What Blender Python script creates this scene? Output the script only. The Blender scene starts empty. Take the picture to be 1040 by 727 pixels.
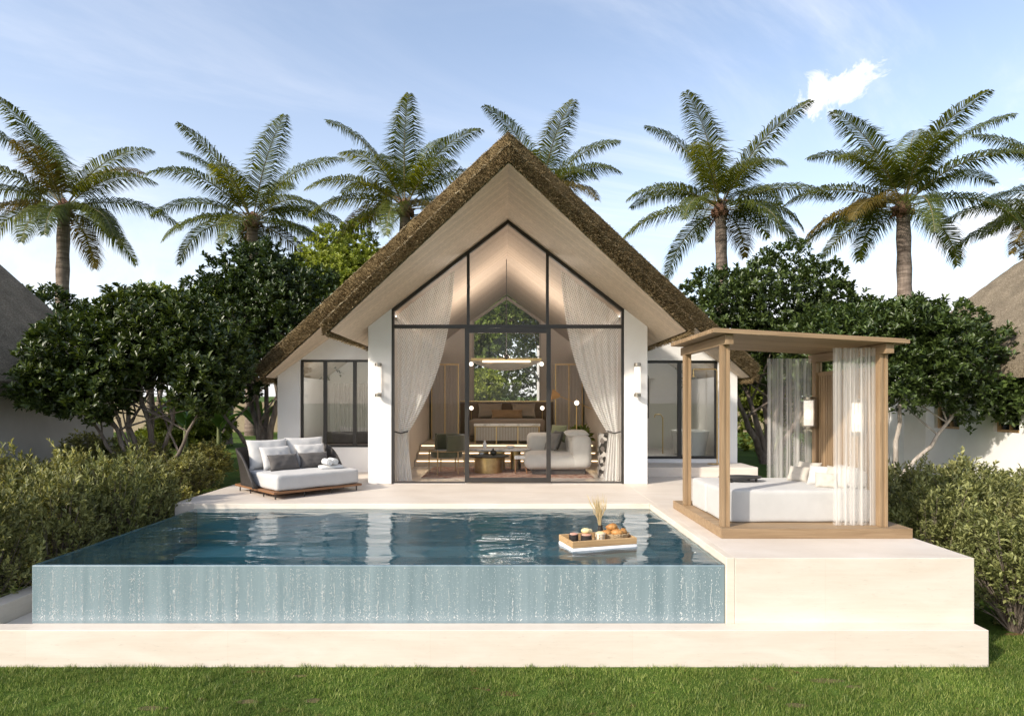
import bpy, math, random
import numpy as np
from mathutils import Vector, Matrix, noise
R = math.radians
PI = math.pi
random.seed(7)
rng = np.random.default_rng(11)
sc = bpy.context.scene
COL = sc.collection
CX = 0.05            # the villa's own centre line

# ------------------------------------------------------------------ materials
class NT:
    def __init__(s, name):
        s.m = bpy.data.materials.new(name); s.m.use_nodes = True
        s.t = s.m.node_tree; s.t.nodes.clear()
        s.out = s.n('ShaderNodeOutputMaterial')
    def n(s, typ, **kw):
        nd = s.t.nodes.new(typ)
        for k, v in kw.items():
            if k.startswith('i_'):
                nd.inputs[k[2:].replace('_', ' ')].default_value = v
            else: setattr(nd, k, v)
        return nd
    def l(s, a, b): s.t.links.new(a, b)
    def coord(s, scale=(1, 1, 1), kind='Object'):
        tc = s.n('ShaderNodeTexCoord'); mp = s.n('ShaderNodeMapping')
        mp.inputs['Scale'].default_value = scale
        s.l(tc.outputs[kind], mp.inputs['Vector']); return mp.outputs['Vector']
    def noise(s, vec, scale, detail=4, rough=.55, dist=0):
        nd = s.n('ShaderNodeTexNoise'); nd.inputs['Scale'].default_value = scale
        nd.inputs['Detail'].default_value = detail; nd.inputs['Roughness'].default_value = rough
        nd.inputs['Distortion'].default_value = dist
        s.l(vec, nd.inputs['Vector']); return nd.outputs['Fac']
    def ramp(s, fac, stops):
        r = s.n('ShaderNodeValToRGB'); el = r.color_ramp.elements
        while len(el) < len(stops): el.new(.5)
        for e, (p, c) in zip(el, stops):
            e.position = p; e.color = (c, c, c, 1) if isinstance(c, (int, float)) else (*c, 1)
        s.l(fac, r.inputs['Fac']); return r.outputs['Color']
    def bump(s, h, strength=.3, dist=.01, prev=None):
        b = s.n('ShaderNodeBump'); b.inputs['Strength'].default_value = strength
        b.inputs['Distance'].default_value = dist
        s.l(h, b.inputs['Height'])
        if prev is not None: s.l(prev, b.inputs['Normal'])
        return b.outputs['Normal']
    def mixf(s, f, a, b):
        x = s.n('ShaderNodeMixShader')
        if isinstance(f, (int, float)): x.inputs[0].default_value = f
        else: s.l(f, x.inputs[0])
        s.l(a, x.inputs[1]); s.l(b, x.inputs[2]); return x.outputs[0]
    def mixc(s, f, a, b, mode='MIX'):
        x = s.n('ShaderNodeMix', data_type='RGBA', blend_type=mode)
        for v, i in ((f, 0), (a, 6), (b, 7)):
            if isinstance(v, (int, float)): x.inputs[i].default_value = v
            elif isinstance(v, tuple): x.inputs[i].default_value = (*v, 1)
            else: s.l(v, x.inputs[i])
        return x.outputs[2]
    def pr(s, col, rough=.6, metal=0, spec=.5, normal=None):
        p = s.n('ShaderNodeBsdfPrincipled')
        if isinstance(col, tuple): p.inputs['Base Color'].default_value = (*col, 1)
        else: s.l(col, p.inputs['Base Color'])
        if isinstance(rough, (int, float)): p.inputs['Roughness'].default_value = rough
        else: s.l(rough, p.inputs['Roughness'])
        p.inputs['Metallic'].default_value = metal
        p.inputs['Specular IOR Level'].default_value = spec
        if normal is not None: s.l(normal, p.inputs['Normal'])
        return p
    def done(s, sh): s.l(sh, s.out.inputs['Surface']); return s.m

def mat(name, c1, c2=None, rough=.6, metal=0, spec=.5, scale=4, stretch=(1, 1, 1), lo=.35, hi=.65, bump=0, bscale=60, bstretch=None, bdist=.01, fine=0):
    t = NT(name); v = t.coord(stretch)
    col = c1
    if c2 is not None:
        col = t.ramp(t.noise(v, scale, 6, .6, .3), [(lo, c1), (hi, c2)])
    nm = None
    if bump:
        v2 = t.coord(bstretch) if bstretch else v
        nm = t.bump(t.noise(v2, bscale, 4, .6), bump, bdist)
    return t.done(t.pr(col, rough, metal, spec, nm).outputs[0])

def emis(name, col, strength):
    t = NT(name); e = t.n('ShaderNodeEmission'); e.inputs['Color'].default_value = (*col, 1); e.inputs['Strength'].default_value = strength
    return t.done(e.outputs[0])

def leafmat(name, c1, c2, trans=.25, rough=.45, spec=.4, tcol=None):
    t = NT(name); g = t.n('ShaderNodeNewGeometry')
    col = t.ramp(g.outputs['Random Per Island'], [(0, c1), (1, c2)])
    v = t.coord(); big = t.ramp(t.noise(v, .9, 2), [(.3, .72), (.7, 1.2)])
    col = t.mixc(1.0, col, big, 'MULTIPLY')
    oi = t.n('ShaderNodeObjectInfo'); col = t.mixc(1.0, col, t.ramp(oi.outputs['Random'], [(0, (.80, .86, .80)), (.5, (1, 1, 1)), (1, (1.22, 1.14, .9))]), 'MULTIPLY')
    p = t.pr(col, rough, 0, spec)
    tr = t.n('ShaderNodeBsdfTranslucent')
    tc = t.mixc(1.0, col, tcol or (1.5, 1.5, .6), 'MULTIPLY'); t.l(tc, tr.inputs['Color'])
    return t.done(t.mixf(trans, p.outputs[0], tr.outputs[0]))

def stone(name, c1, c2, c3):
    t = NT(name)
    v = t.coord((.7, 1.4, 3.2)); v2 = t.coord((1.2, 2.2, 40)); v3 = t.coord((6, 14, 30))
    a = t.ramp(t.noise(v, 1.6, 7, .62, .6), [(.3, c1), (.52, c2), (.72, c3)])
    b = t.ramp(t.noise(v2, 1.1, 5, .6, .4), [(.35, .97), (.6, 1.01)])
    c = t.mixc(1, a, b, 'MULTIPLY')
    pits = t.ramp(t.noise(v3, 1.6, 4, .7), [(.30, .88), (.40, 1)])
    c = t.mixc(1, c, pits, 'MULTIPLY')
    # slab joints
    br = t.n('ShaderNodeTexBrick'); br.inputs['Scale'].default_value = 1
    br.offset = .37; br.inputs['Mortar Size'].default_value = .0025; br.inputs['Brick Width'].default_value = 1.9; br.inputs['Row Height'].default_value = .95
    br.inputs['Color1'].default_value = (1, 1, 1, 1); br.inputs['Color2'].default_value = (.965, .96, .95, 1); br.inputs['Mortar'].default_value = (.93, .915, .89, 1)
    t.l(t.coord((1, 1, 1)), br.inputs['Vector'])
    c = t.mixc(1, c, br.outputs['Color'], 'MULTIPLY')
    n = t.bump(t.noise(v3, 2, 4), .12, .004)
    return t.done(t.pr(c, .55, 0, .35, n).outputs[0])

def wood(name, c1, c2, axis='z', rough=.5, planks=0, pax=1):
    st = {'x': (1.2, 22, 22), 'y': (22, 1.2, 22), 'z': (22, 22, 1.2)}[axis]
    t = NT(name); v = t.coord(st)
    f = t.noise(v, 1.3, 6, .6, .7)
    col = t.ramp(f, [(.3, c1), (.68, c2)])
    g = t.n('ShaderNodeNewGeometry')
    col = t.mixc(1, col, t.ramp(g.outputs['Random Per Island'], [(0, .82), (1, 1.1)]), 'MULTIPLY')
    if planks:
        sp_ = t.n('ShaderNodeSeparateXYZ'); t.l(t.coord(), sp_.inputs[0])
        m1 = t.n('ShaderNodeMath', operation='DIVIDE'); m1.inputs[1].default_value = planks; t.l(sp_.outputs[pax], m1.inputs[0])
        m2 = t.n('ShaderNodeMath', operation='FRACT'); t.l(m1.outputs[0], m2.inputs[0])
        m3 = t.n('ShaderNodeMath', operation='FLOOR'); t.l(m1.outputs[0], m3.inputs[0])
        wn_ = t.n('ShaderNodeTexWhiteNoise', noise_dimensions='1D'); t.l(m3.outputs[0], wn_.inputs['W'])
        col = t.mixc(1, col, t.ramp(wn_.outputs['Value'], [(0, .90), (1, 1.06)]), 'MULTIPLY')
        col = t.mixc(1, col, t.ramp(m2.outputs[0], [(.02, .55), (.06, 1.0)]), 'MULTIPLY')
    return t.done(t.pr(col, rough, 0, .35, t.bump(f, .15, .004)).outputs[0])

def fabric(name, c, c2=None, sheen=.2, weave=260, bump=.25):
    t = NT(name); v = t.coord()
    w = t.noise(v, weave, 2); b = t.noise(v, 7, 4)
    col = t.ramp(b, [(.3, c), (.7, c2 or tuple(x * .93 for x in c))])
    p = t.pr(col, .9, 0, .15, t.bump(b, .25, .02, t.bump(w, bump, .002)))
    p.inputs['Sheen Weight'].default_value = sheen
    return t.done(p.outputs[0])

def sheer(name, col, opac, stripes=0, net=False):
    t = NT(name)
    uv = t.n('ShaderNodeUVMap')
    d = t.n('ShaderNodeBsdfDiffuse'); d.inputs['Color'].default_value = (*col, 1)
    tl = t.n('ShaderNodeBsdfTranslucent'); tl.inputs['Color'].default_value = (*col, 1)
    cloth = t.mixf(.45, d.outputs[0], tl.outputs[0])
    tr = t.n('ShaderNodeBsdfTransparent')
    if net:
        mp = t.n('ShaderNodeMapping'); mp.inputs['Scale'].default_value = (34, 62, 1); t.l(uv.outputs[0], mp.inputs[0])
        br = t.n('ShaderNodeTexBrick'); br.inputs['Scale'].default_value = 1; br.inputs['Mortar Size'].default_value = .26
        br.inputs['Mortar Smooth'].default_value = .4; br.inputs['Brick Width'].default_value = 1.0; br.inputs['Row Height'].default_value = 1.0
        br.inputs['Color1'].default_value = (.38, .38, .38, 1); br.inputs['Color2'].default_value = (.6, .6, .6, 1); br.inputs['Mortar'].default_value = (.97, .97, .97, 1)
        t.l(mp.outputs[0], br.inputs['Vector']); f = br.outputs['Color']
        # a node socket of type colour drives the factor through its luminance
    else:
        mp = t.n('ShaderNodeMapping'); mp.inputs['Scale'].default_value = (26, .3, 1); t.l(uv.outputs[0], mp.inputs[0])
        f = t.ramp(t.noise(mp.outputs[0], 1, 3), [(.3, max(0, opac - .28)), (.7, min(1, opac + .30))])
    return t.done(t.mixf(f, tr.outputs[0], cloth))

def glass(name, tint=(.93, .95, .95), refl=1.0, rough=.0):
    t = NT(name)
    fr = t.n('ShaderNodeFresnel'); fr.inputs['IOR'].default_value = 1.45
    m = t.n('ShaderNodeMath', operation='MULTIPLY'); m.inputs[1].default_value = refl; t.l(fr.outputs[0], m.inputs[0])
    tr = t.n('ShaderNodeBsdfTransparent'); tr.inputs['Color'].default_value = (*tint, 1)
    gl = t.n('ShaderNodeBsdfGlossy'); gl.inputs['Roughness'].default_value = rough
    return t.done(t.mixf(m.outputs[0], tr.outputs[0], gl.outputs[0]))

STONE = stone('travertine', (.60, .525, .445), (.645, .575, .50), (.69, .625, .555))
STONE_CAP = stone('pale_travertine', (.60, .53, .44), (.67, .60, .51), (.72, .66, .57))
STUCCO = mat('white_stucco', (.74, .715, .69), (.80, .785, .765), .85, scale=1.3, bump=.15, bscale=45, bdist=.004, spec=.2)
STUCCO_GREY = mat('grey_stucco', (.44, .42, .40), (.53, .51, .49), .9, scale=.9, bump=.2, bscale=40, bdist=.005, spec=.2)  # stucco of the left hut, greyer than the white stucco
INWALL = mat('interior_plaster', (.56, .50, .44), (.62, .56, .50), .85, scale=1, spec=.2)
INGREY = mat('greige_plaster', (.66, .64, .61), (.70, .68, .65), .85, scale=1, spec=.2)
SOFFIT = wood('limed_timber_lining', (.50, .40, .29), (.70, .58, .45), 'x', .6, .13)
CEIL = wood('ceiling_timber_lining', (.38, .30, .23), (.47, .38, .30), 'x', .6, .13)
def thatch_mat(name, a, b, c):
    t = NT(name); v = t.coord((1, 1, 1))
    f = t.noise(v, 34, 6, .78); g = t.noise(v, 3, 4)
    col = t.ramp(f, [(.3, a), (.5, b), (.72, c)])
    col = t.mixc(1, col, t.ramp(g, [(.3, .75), (.7, 1.15)]), 'MULTIPLY')
    return t.done(t.pr(col, .95, 0, .1, t.bump(f, 1.0, .03)).outputs[0])
THATCH = thatch_mat('reed_thatch', (.08, .055, .027), (.20, .145, .075), (.37, .28, .155))
THATCH_GREY = thatch_mat('old_grey_thatch', (.085, .067, .046), (.22, .18, .128), (.42, .36, .265))
def strawmat(nm='cut_straw', c=((.07, .048, .02), (.24, .17, .085), (.46, .36, .21))):
    t = NT(nm); g = t.n('ShaderNodeNewGeometry')
    col = t.ramp(g.outputs['Random Per Island'], [(0, c[0]), (.6, c[1]), (1, c[2])])
    return t.done(t.pr(col, .85, 0, .15).outputs[0])
STRAW = strawmat()
STRAW_TOP = strawmat('sunlit_straw', ((.12, .088, .05), (.33, .26, .16), (.52, .44, .30)))  # lighter tone paints the sun catching the top edge of the thatch
BLACK = mat('black_bronze_aluminium', (.022, .019, .017), (.03, .026, .022), .4, scale=8)
GLASS = glass('window_glass', (.985, .985, .98), .32)
GLASS_REFL = glass('side_window_glass', (.9, .91, .9), 1.6)
OAK_Z = wood('teak_upright', (.235, .153, .083), (.355, .245, .145), 'z')
OAK_X = wood('teak_board', (.228, .149, .081), (.35, .243, .143), 'x')
OAK_Y = wood('teak_plank', (.228, .149, .081), (.35, .243, .143), 'y')
PALEWOOD = wood('oiled_light_wood', (.38, .24, .115), (.52, .35, .18), 'x', .45)
DARKWOOD = wood('red_brown_teak', (.18, .085, .038), (.28, .14, .065), 'x', .5)
WHITEFAB = fabric('white_linen', (.50, .49, .475))
GREYFAB = fabric('pale_grey_linen', (.56, .545, .525))
CHARFAB = fabric('charcoal_linen', (.085, .077, .072), (.115, .105, .098))
CREAMFAB = fabric('cream_cotton', (.47, .44, .39))
TOWEL = fabric('terry_towel', (.68, .68, .67), weave=420, bump=.6)
OLIVEFAB = fabric('olive_velvet', (.085, .078, .045), (.11, .10, .06), .5)
TAUPE = fabric('taupe_bouclé'.replace('é', 'e'), (.34, .285, .235))
BROWNFAB = fabric('brown_leather', (.12, .085, .062), (.15, .105, .08))
SOFAFAB = fabric('ivory_boucle', (.62, .60, .56), weave=120, bump=.6)
SAGEFAB = fabric('sage_cotton', (.25, .27, .16))
BRASS = mat('brushed_brass', (.62, .43, .18), (.70, .50, .24), .3, 1, scale=20)
STEEL = mat('brushed_nickel', (.30, .27, .24), (.38, .35, .31), .28, 1, scale=20)
GOLDBASE = mat('aged_gold', (.45, .32, .14), (.58, .42, .2), .35, 1, scale=9)
MARBLE = mat('veined_white_marble', (.48, .46, .44), (.68, .66, .64), .25, scale=6, stretch=(1, 3, 1), lo=.42, hi=.52)
CERAMIC = mat('white_ceramic', (.78, .78, .77), (.82, .82, .81), .2, scale=2)
FOAMWHITE = mat('white_foam_block', (.80, .80, .80), (.84, .84, .84), .6, scale=5)
DARKCLAY = mat('black_stoneware', (.025, .023, .022), (.04, .036, .034), .35, scale=15)
PINKCREAM = mat('pink_mousse', (.55, .27, .2), (.62, .36, .27), .5, scale=30)
FRUIT = mat('cut_pear_flesh', (.62, .50, .22), (.72, .62, .36), .45, scale=30)
CRUST = mat('baked_crust', (.30, .12, .028), (.58, .30, .09), .5, scale=22, bump=.5, bscale=60, bdist=.006)
WICKER_D = mat('dark_wicker', (.016, .013, .011), (.05, .042, .036), .5, scale=60, stretch=(1, 1, 3), bump=.9, bscale=70, bdist=.01)
LAMPGLOW = emis('lit_lamp_glass', (1, .86, .70), 1.6)
LAMPCORE = emis('lit_lamp_filament', (1, .76, .50), 3.0)
LEDSTRIP = emis('warm_led_strip', (1, .70, .40), 2.2)
def frosted():
    t = NT('ribbed_lamp_glass'); e = t.n('ShaderNodeEmission'); e.inputs[0].default_value = (1, .9, .78, 1); e.inputs[1].default_value = .19
    tr = t.n('ShaderNodeBsdfTransparent'); d = t.pr((.8, .78, .75), .3).outputs[0]
    a = t.mixf(.45, tr.outputs[0], d)
    ad = t.n('ShaderNodeAddShader'); t.l(a, ad.inputs[0]); t.l(e.outputs[0], ad.inputs[1])
    return t.done(ad.outputs[0])
FROST = frosted()
BARK = mat('grey_brown_bark', (.10, .075, .057), (.22, .18, .145), .9, scale=9, stretch=(1, 1, .3), bump=.9, bscale=26, bdist=.03, bstretch=(1, 1, .35))
PALEBARK = mat('pale_flaking_bark', (.28, .24, .20), (.46, .41, .36), .9, scale=9, stretch=(1, 1, .3), bump=.8, bscale=24, bdist=.02)
def palmtrunk():
    t = NT('ringed_palm_bark'); v = t.coord((1, 1, 6)); v2 = t.coord((8, 8, 1))
    a = t.noise(v, 1.2, 4, .6, .5); b = t.noise(v2, 1.5, 4)
    col = t.ramp(a, [(.35, (.10, .075, .06)), (.65, (.26, .205, .17))])
    col = t.mixc(1, col, t.ramp(b, [(.3, .75), (.7, 1.15)]), 'MULTIPLY')
    return t.done(t.pr(col, .9, 0, .2, t.bump(a, .8, .04)).outputs[0])
PALMBARK = palmtrunk()
PALMFIBRE = mat('brown_palm_fibre', (.075, .035, .02), (.19, .10, .06), .9, scale=14, bump=.8, bscale=40)
PALMLEAF = leafmat('palm_frond_leaf', (.040, .060, .012), (.150, .175, .045), .40, .34, .55, (1.9, 1.6, .3))
PALMDRY = leafmat('yellowing_palm_frond', (.08, .07, .016), (.17, .125, .035), .35, .45, .5, (1.6, 1.3, .4))
RACHIS = mat('palm_midrib', (.16, .13, .05), (.22, .17, .08), .5, scale=8)
TREELEAF = leafmat('dark_glossy_leaf', (.020, .037, .009), (.085, .118, .030), .16, .36, .45)
TREELEAF_R = leafmat('mid_green_glossy_leaf', (.026, .046, .011), (.105, .145, .038), .18, .36, .45)
LIMELEAF = leafmat('sunlit_lime_leaf', (.13, .18, .03), (.29, .34, .085), .3, .55, .3)
MIDLEAF = leafmat('garden_green_leaf', (.075, .105, .02), (.18, .22, .06), .3, .5, .3)
HEDGELEAF = leafmat('olive_hedge_leaf', (.095, .11, .03), (.46, .45, .19), .25, .5, .35, (1.4, 1.3, .5))
BANANA = leafmat('banana_leaf', (.02, .05, .012), (.05, .10, .03), .2, .3, .5)
DRYGRASS = mat('dried_grass_stems', (.42, .31, .14), (.58, .45, .25), .8, scale=20)

def grassmat():
    t = NT('lawn_blade'); g = t.n('ShaderNodeNewGeometry'); v = t.coord()
    col = t.ramp(g.outputs['Random Per Island'], [(0, (.065, .115, .014)), (.6, (.155, .225, .04)), (1, (.34, .36, .11))])
    big = t.ramp(t.noise(v, 1.1, 4), [(.3, .62), (.7, 1.3)])
    col = t.mixc(1, col, big, 'MULTIPLY')
    p = t.pr(col, .5, 0, .3); tr = t.n('ShaderNodeBsdfTranslucent'); t.l(col, tr.inputs[0])
    return t.done(t.mixf(.3, p.outputs[0], tr.outputs[0]))
GRASS = grassmat()
def lawnmat():
    t = NT('lawn_soil_and_turf'); v = t.coord()
    a = t.noise(v, 38, 4, .7); b = t.noise(v, 1.3, 4)
    col = t.ramp(a, [(.3, (.04, .075, .011)), (.7, (.105, .165, .03))])
    col = t.mixc(1, col, t.ramp(b, [(.3, .75), (.7, 1.2)]), 'MULTIPLY')
    dirt = t.ramp(t.noise(t.coord((1, 1.6, 1)), 2.3, 4, .6), [(.30, 1.0), (.36, 0.0)])
    col = t.mixc(dirt, col, (.17, .10, .05))
    return t.done(t.pr(col, .95, 0, .1, t.bump(a, .8, .03)).outputs[0])
LAWN = lawnmat()

# ------------------------------------------------------------------ objects
MW = {}
def props(o, label=None, cat=None, group=None, kind=None):
    if label: o['label'] = label
    if cat: o['category'] = cat
    if group: o['group'] = group
    if kind: o['kind'] = kind
    return o
def thing(name, label, cat, loc=(0, 0, 0), rotz=0, group=None):
    o = bpy.data.objects.new(name, None); COL.objects.link(o)
    o.empty_display_size = .1
    o.location = loc; o.rotation_euler = (0, 0, rotz)
    MW[o] = Matrix.Translation(loc) @ Matrix.Rotation(rotz, 4, 'Z')
    return props(o, label, cat, group)

def link(name, me, m, parent=None, smooth=None, bevel=0, world=False):
    if world and parent is not None:
        me.transform(MW[parent].inverted())
    if m is not None: me.materials.append(m)
    o = bpy.data.objects.new(name, me); COL.objects.link(o)
    if parent is not None: o.parent = parent; MW[o] = MW[parent]
    else: MW[o] = Matrix.Identity(4)
    if smooth:
        me.shade_smooth(); me.set_sharp_from_angle(angle=R(smooth))
    if bevel:
        b = o.modifiers.new('soft_edge', 'BEVEL'); b.width = bevel; b.segments = 2; b.limit_method = 'ANGLE'; b.angle_limit = R(40)
    return o

def nbuild(name, V, F, m, parent=None, world=False, smooth=None):
    V = np.asarray(V, dtype=np.float32); F = np.asarray(F, dtype=np.int32)
    me = bpy.data.meshes.new(name)
    nf, k = F.shape
    me.vertices.add(len(V)); me.vertices.foreach_set('co', V.ravel())
    me.loops.add(nf * k); me.loops.foreach_set('vertex_index', F.ravel())
    me.polygons.add(nf); me.polygons.foreach_set('loop_start', np.arange(nf, dtype=np.int32) * k)
    me.update(calc_edges=True); me.validate()
    return link(name, me, m, parent, smooth, 0, world)

class MB:
    def __init__(s): s.v = []; s.f = []; s.uv = None
    def add(s, vs, fs):
        b = len(s.v); s.v += [tuple(p) for p in vs]; s.f += [tuple(i + b for i in f) for f in fs]; return s
    def box(s, x0, x1, y0, y1, z0, z1):
        return s.add([(x0, y0, z0), (x1, y0, z0), (x1, y1, z0), (x0, y1, z0), (x0, y0, z1), (x1, y0, z1), (x1, y1, z1), (x0, y1, z1)],
                     [(0, 3, 2, 1), (4, 5, 6, 7), (0, 1, 5, 4), (1, 2, 6, 5), (2, 3, 7, 6), (3, 0, 4, 7)])
    def obox(s, c, size, M=None):
        b = MB().box(-size[0] / 2, size[0] / 2, -size[1] / 2, size[1] / 2, -size[2] / 2, size[2] / 2)
        M = M or Matrix.Identity(3)
        return s.add([tuple(Vector(c) + M @ Vector(p)) for p in b.v], b.f)
    def hexa(s, p): return s.add(p, [(0, 3, 2, 1), (4, 5, 6, 7), (0, 1, 5, 4), (1, 2, 6, 5), (2, 3, 7, 6), (3, 0, 4, 7)])
    def prism(s, poly, axis, a, b):
        f = {'x': lambda p, t: (t, p[0], p[1]), 'y': lambda p, t: (p[0], t, p[1]), 'z': lambda p, t: (p[0], p[1], t)}[axis]
        n = len(poly)
        return s.add([f(p, a) for p in poly] + [f(p, b) for p in poly],
                     [tuple(range(n))[::-1], tuple(range(n, 2 * n))] + [(i, (i + 1) % n, n + (i + 1) % n, n + i) for i in range(n)])
    def tube(s, path, rad, seg=8, cap=True):
        path = [Vector(p) for p in path]; n = len(path)
        if not isinstance(rad, (list, tuple)): rad = [rad] * n
        vs, fs = [], []
        d0 = (path[1] - path[0]).normalized()
        u = d0.orthogonal().normalized()
        for i in range(n):
            d = (path[min(i + 1, n - 1)] - path[max(i - 1, 0)]).normalized()
            u = (u - d * u.dot(d)).normalized(); w = d.cross(u)
            for k in range(seg):
                a = 2 * PI * k / seg
                vs.append(path[i] + (u * math.cos(a) + w * math.sin(a)) * rad[i])
        for i in range(n - 1):
            for k in range(seg):
                k2 = (k + 1) % seg
                fs.append((i * seg + k, i * seg + k2, (i + 1) * seg + k2, (i + 1) * seg + k))
        if cap: fs += [tuple(range(seg))[::-1], tuple((n - 1) * seg + k for k in range(seg))]
        return s.add(vs, fs)
    def lathe(s, prof, c=(0, 0, 0), seg=24, sx=1, sy=1, closed=True):
        vs, fs = [], []
        for r, z in prof:
            for k in range(seg):
                a = 2 * PI * k / seg
                vs.append((c[0] + r * sx * math.cos(a), c[1] + r * sy * math.sin(a), c[2] + z))
        n = len(prof)
        for i in range(n - 1):
            for k in range(seg):
                k2 = (k + 1) % seg
                fs.append((i * seg + k, i * seg + k2, (i + 1) * seg + k2, (i + 1) * seg + k))
        if closed: fs += [tuple(range(seg))[::-1], tuple((n - 1) * seg + k for k in range(seg))]
        return s.add(vs, fs)
    def ball(s, c, r, seg=14, rings=9, sx=1, sy=1, sz=1):
        prof = [(max(.001, r * math.sin(PI * i / rings)), -r * sz * math.cos(PI * i / rings)) for i in range(rings + 1)]
        return s.lathe(prof, c, seg, sx, sy)
    def build(s, name, m, parent=None, smooth=None, bevel=0, world=False):
        me = bpy.data.meshes.new(name); me.from_pydata(s.v, [], s.f); me.update()
        o = link(name, me, m, parent, smooth, bevel, world)
        return o

def grid_uv(name, fn, nu, nv, m, parent=None, world=False, smooth=60, thick=0):
    """surface fn(u,v)->xyz with a UV map"""
    V = [fn(i / nu, j / nv) for j in range(nv + 1) for i in range(nu + 1)]
    F = [(j * (nu + 1) + i, j * (nu + 1) + i + 1, (j + 1) * (nu + 1) + i + 1, (j + 1) * (nu + 1) + i) for j in range(nv) for i in range(nu)]
    me = bpy.data.meshes.new(name); me.from_pydata(V, [], F)
    uv = me.uv_layers.new(name='UVMap')
    for p in me.polygons:
        for li, vi in zip(p.loop_indices, p.vertices):
            uv.data[li].uv = ((vi % (nu + 1)) / nu, (vi // (nu + 1)) / nv)
    me.update()
    o = link(name, me, m, parent, smooth, 0, world)
    if thick:
        md = o.modifiers.new('cloth_thickness', 'SOLIDIFY'); md.thickness = thick
    return o

def pillow(w, h, t, seed=0, nu=18, nv=14, wr=.012):
    """a stuffed cushion lying in local XY, thickness along Z"""
    mb = MB(); idx = {}
    def P(i, j, s):
        u = 2 * i / nu - 1; v = 2 * j / nv - 1
        prof = max(0, (1 - abs(u) ** 2.6)) * max(0, (1 - abs(v) ** 2.6))
        z = s * t / 2 * prof ** .42
        pin = 1 - .07 * (1 - abs(u) ** 2) * abs(v) ** 3; pin2 = 1 - .07 * (1 - abs(v) ** 2) * abs(u) ** 3
        nz = noise.noise(Vector((u * 2.3 + seed * 7.1, v * 2.3, s * 3 + seed)))
        nz2 = noise.noise(Vector((u * 6 + seed * 3.1, v * 6, s * 2 + seed)))
        return (w / 2 * u * pin2, h / 2 * v * pin, z + (nz * wr + nz2 * wr * .5) * prof ** .3 * 1.2)
    for s in (1, -1):
        for j in range(nv + 1):
            for i in range(nu + 1):
                edge = i in (0, nu) or j in (0, nv)
                key = (i, j, 0 if edge else s)
                if key not in idx: idx[key] = len(mb.v); mb.v.append(P(i, j, s))
    def q(i, j, s):
        edge = i in (0, nu) or j in (0, nv); return idx[(i, j, 0 if edge else s)]
    for s in (1, -1):
        for j in range(nv):
            for i in range(nu):
                f = (q(i, j, s), q(i + 1, j, s), q(i + 1, j + 1, s), q(i, j + 1, s))
                mb.f.append(f if s > 0 else f[::-1])
    return mb
def put_pillow(name, label, cat, group, size, loc, rot, m, seed=0):
    mb = pillow(*size, seed=seed)
    M = Matrix.Rotation(rot[2], 3, 'Z') @ Matrix.Rotation(rot[1], 3, 'Y') @ Matrix.Rotation(rot[0], 3, 'X')
    mb.v = [tuple(M @ Vector(p)) for p in mb.v]
    o = mb.build(name, m, None, smooth=80); o.location = loc
    return props(o, label, cat, group)

def rbox(x0, x1, y0, y1, z0, z1, r=.04, n=10, soft=.008, seed=0):
    """a padded block: subdivided box pulled to a rounded box, with a faint wobble"""
    mb = MB(); cx, cy, cz = (x0 + x1) / 2, (y0 + y1) / 2, (z0 + z1) / 2
    hx, hy, hz = (x1 - x0) / 2, (y1 - y0) / 2, (z1 - z0) / 2
    def face(o, a, b):
        na, nb = n, n
        base = len(mb.v)
        for j in range(nb + 1):
            for i in range(na + 1):
                def ease(t): 
                    t = 2 * t - 1; return math.copysign(1 - (1 - abs(t)) ** 1.6, t)
                p = Vector(o) + Vector(a) * ease(i / na) + Vector(b) * ease(j / nb)
                p = Vector((p.x * hx, p.y * hy, p.z * hz))
                c = Vector((max(-hx + r, min(hx - r, p.x)), max(-hy + r, min(hy - r, p.y)), max(-hz + r, min(hz - r, p.z))))
                d = p - c
                if d.length > 1e-6: p = c + d.normalized() * r
                p += Vector((1, 1, 1)) * (noise.noise(p * 3 + Vector((seed, 0, 0))) * soft)
                mb.v.append((p.x + cx, p.y + cy, p.z + cz))
        for j in range(nb):
            for i in range(na):
                k = base + j * (na + 1) + i
                mb.f.append((k, k + 1, k + na + 2, k + na + 1))
    face((0, 0, 1), (1, 0, 0), (0, 1, 0)); face((0, 0, -1), (-1, 0, 0), (0, 1, 0))
    face((1, 0, 0), (0, 1, 0), (0, 0, 1)); face((-1, 0, 0), (0, -1, 0), (0, 0, 1))
    face((0, 1, 0), (-1, 0, 0), (0, 0, 1)); face((0, -1, 0), (1, 0, 0), (0, 0, 1))
    # weld the six faces
    key = {}; new = []; remap = []
    for p in mb.v:
        k = tuple(round(c, 4) for c in p)
        if k not in key: key[k] = len(new); new.append(p)
        remap.append(key[k])
    mb.v = new; mb.f = [tuple(remap[i] for i in f) for f in mb.f]
    mb.f = [f for f in mb.f if len(set(f)) == len(f)]
    return mb

# ------------------------------------------------------------------ camera, light, sky
F_PX = 632.0
cam = bpy.data.cameras.new('camera'); co = bpy.data.objects.new('camera', cam); COL.objects.link(co)
co.location = (0, 0, 1.51); co.rotation_euler = (R(90), 0, 0)
cam.sensor_width = 36; cam.lens = 36 * F_PX / 1040
cam.shift_x = 7 / 1040; cam.shift_y = 44.5 / 1040
cam.clip_end = 3000; cam.clip_start = .05
sc.camera = co

AZ, EL = R(52), R(30)
S = Vector((-math.sin(AZ) * math.cos(EL), -math.cos(AZ) * math.cos(EL), math.sin(EL)))
sl = bpy.data.lights.new('sun', 'SUN'); sl.energy = 2.85; sl.angle = R(1.5); sl.color = (1, .92, .80)
so = bpy.data.objects.new('sun', sl); COL.objects.link(so); so.rotation_euler = S.to_track_quat('Z', 'Y').to_euler(); so.location = S * 60

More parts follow.
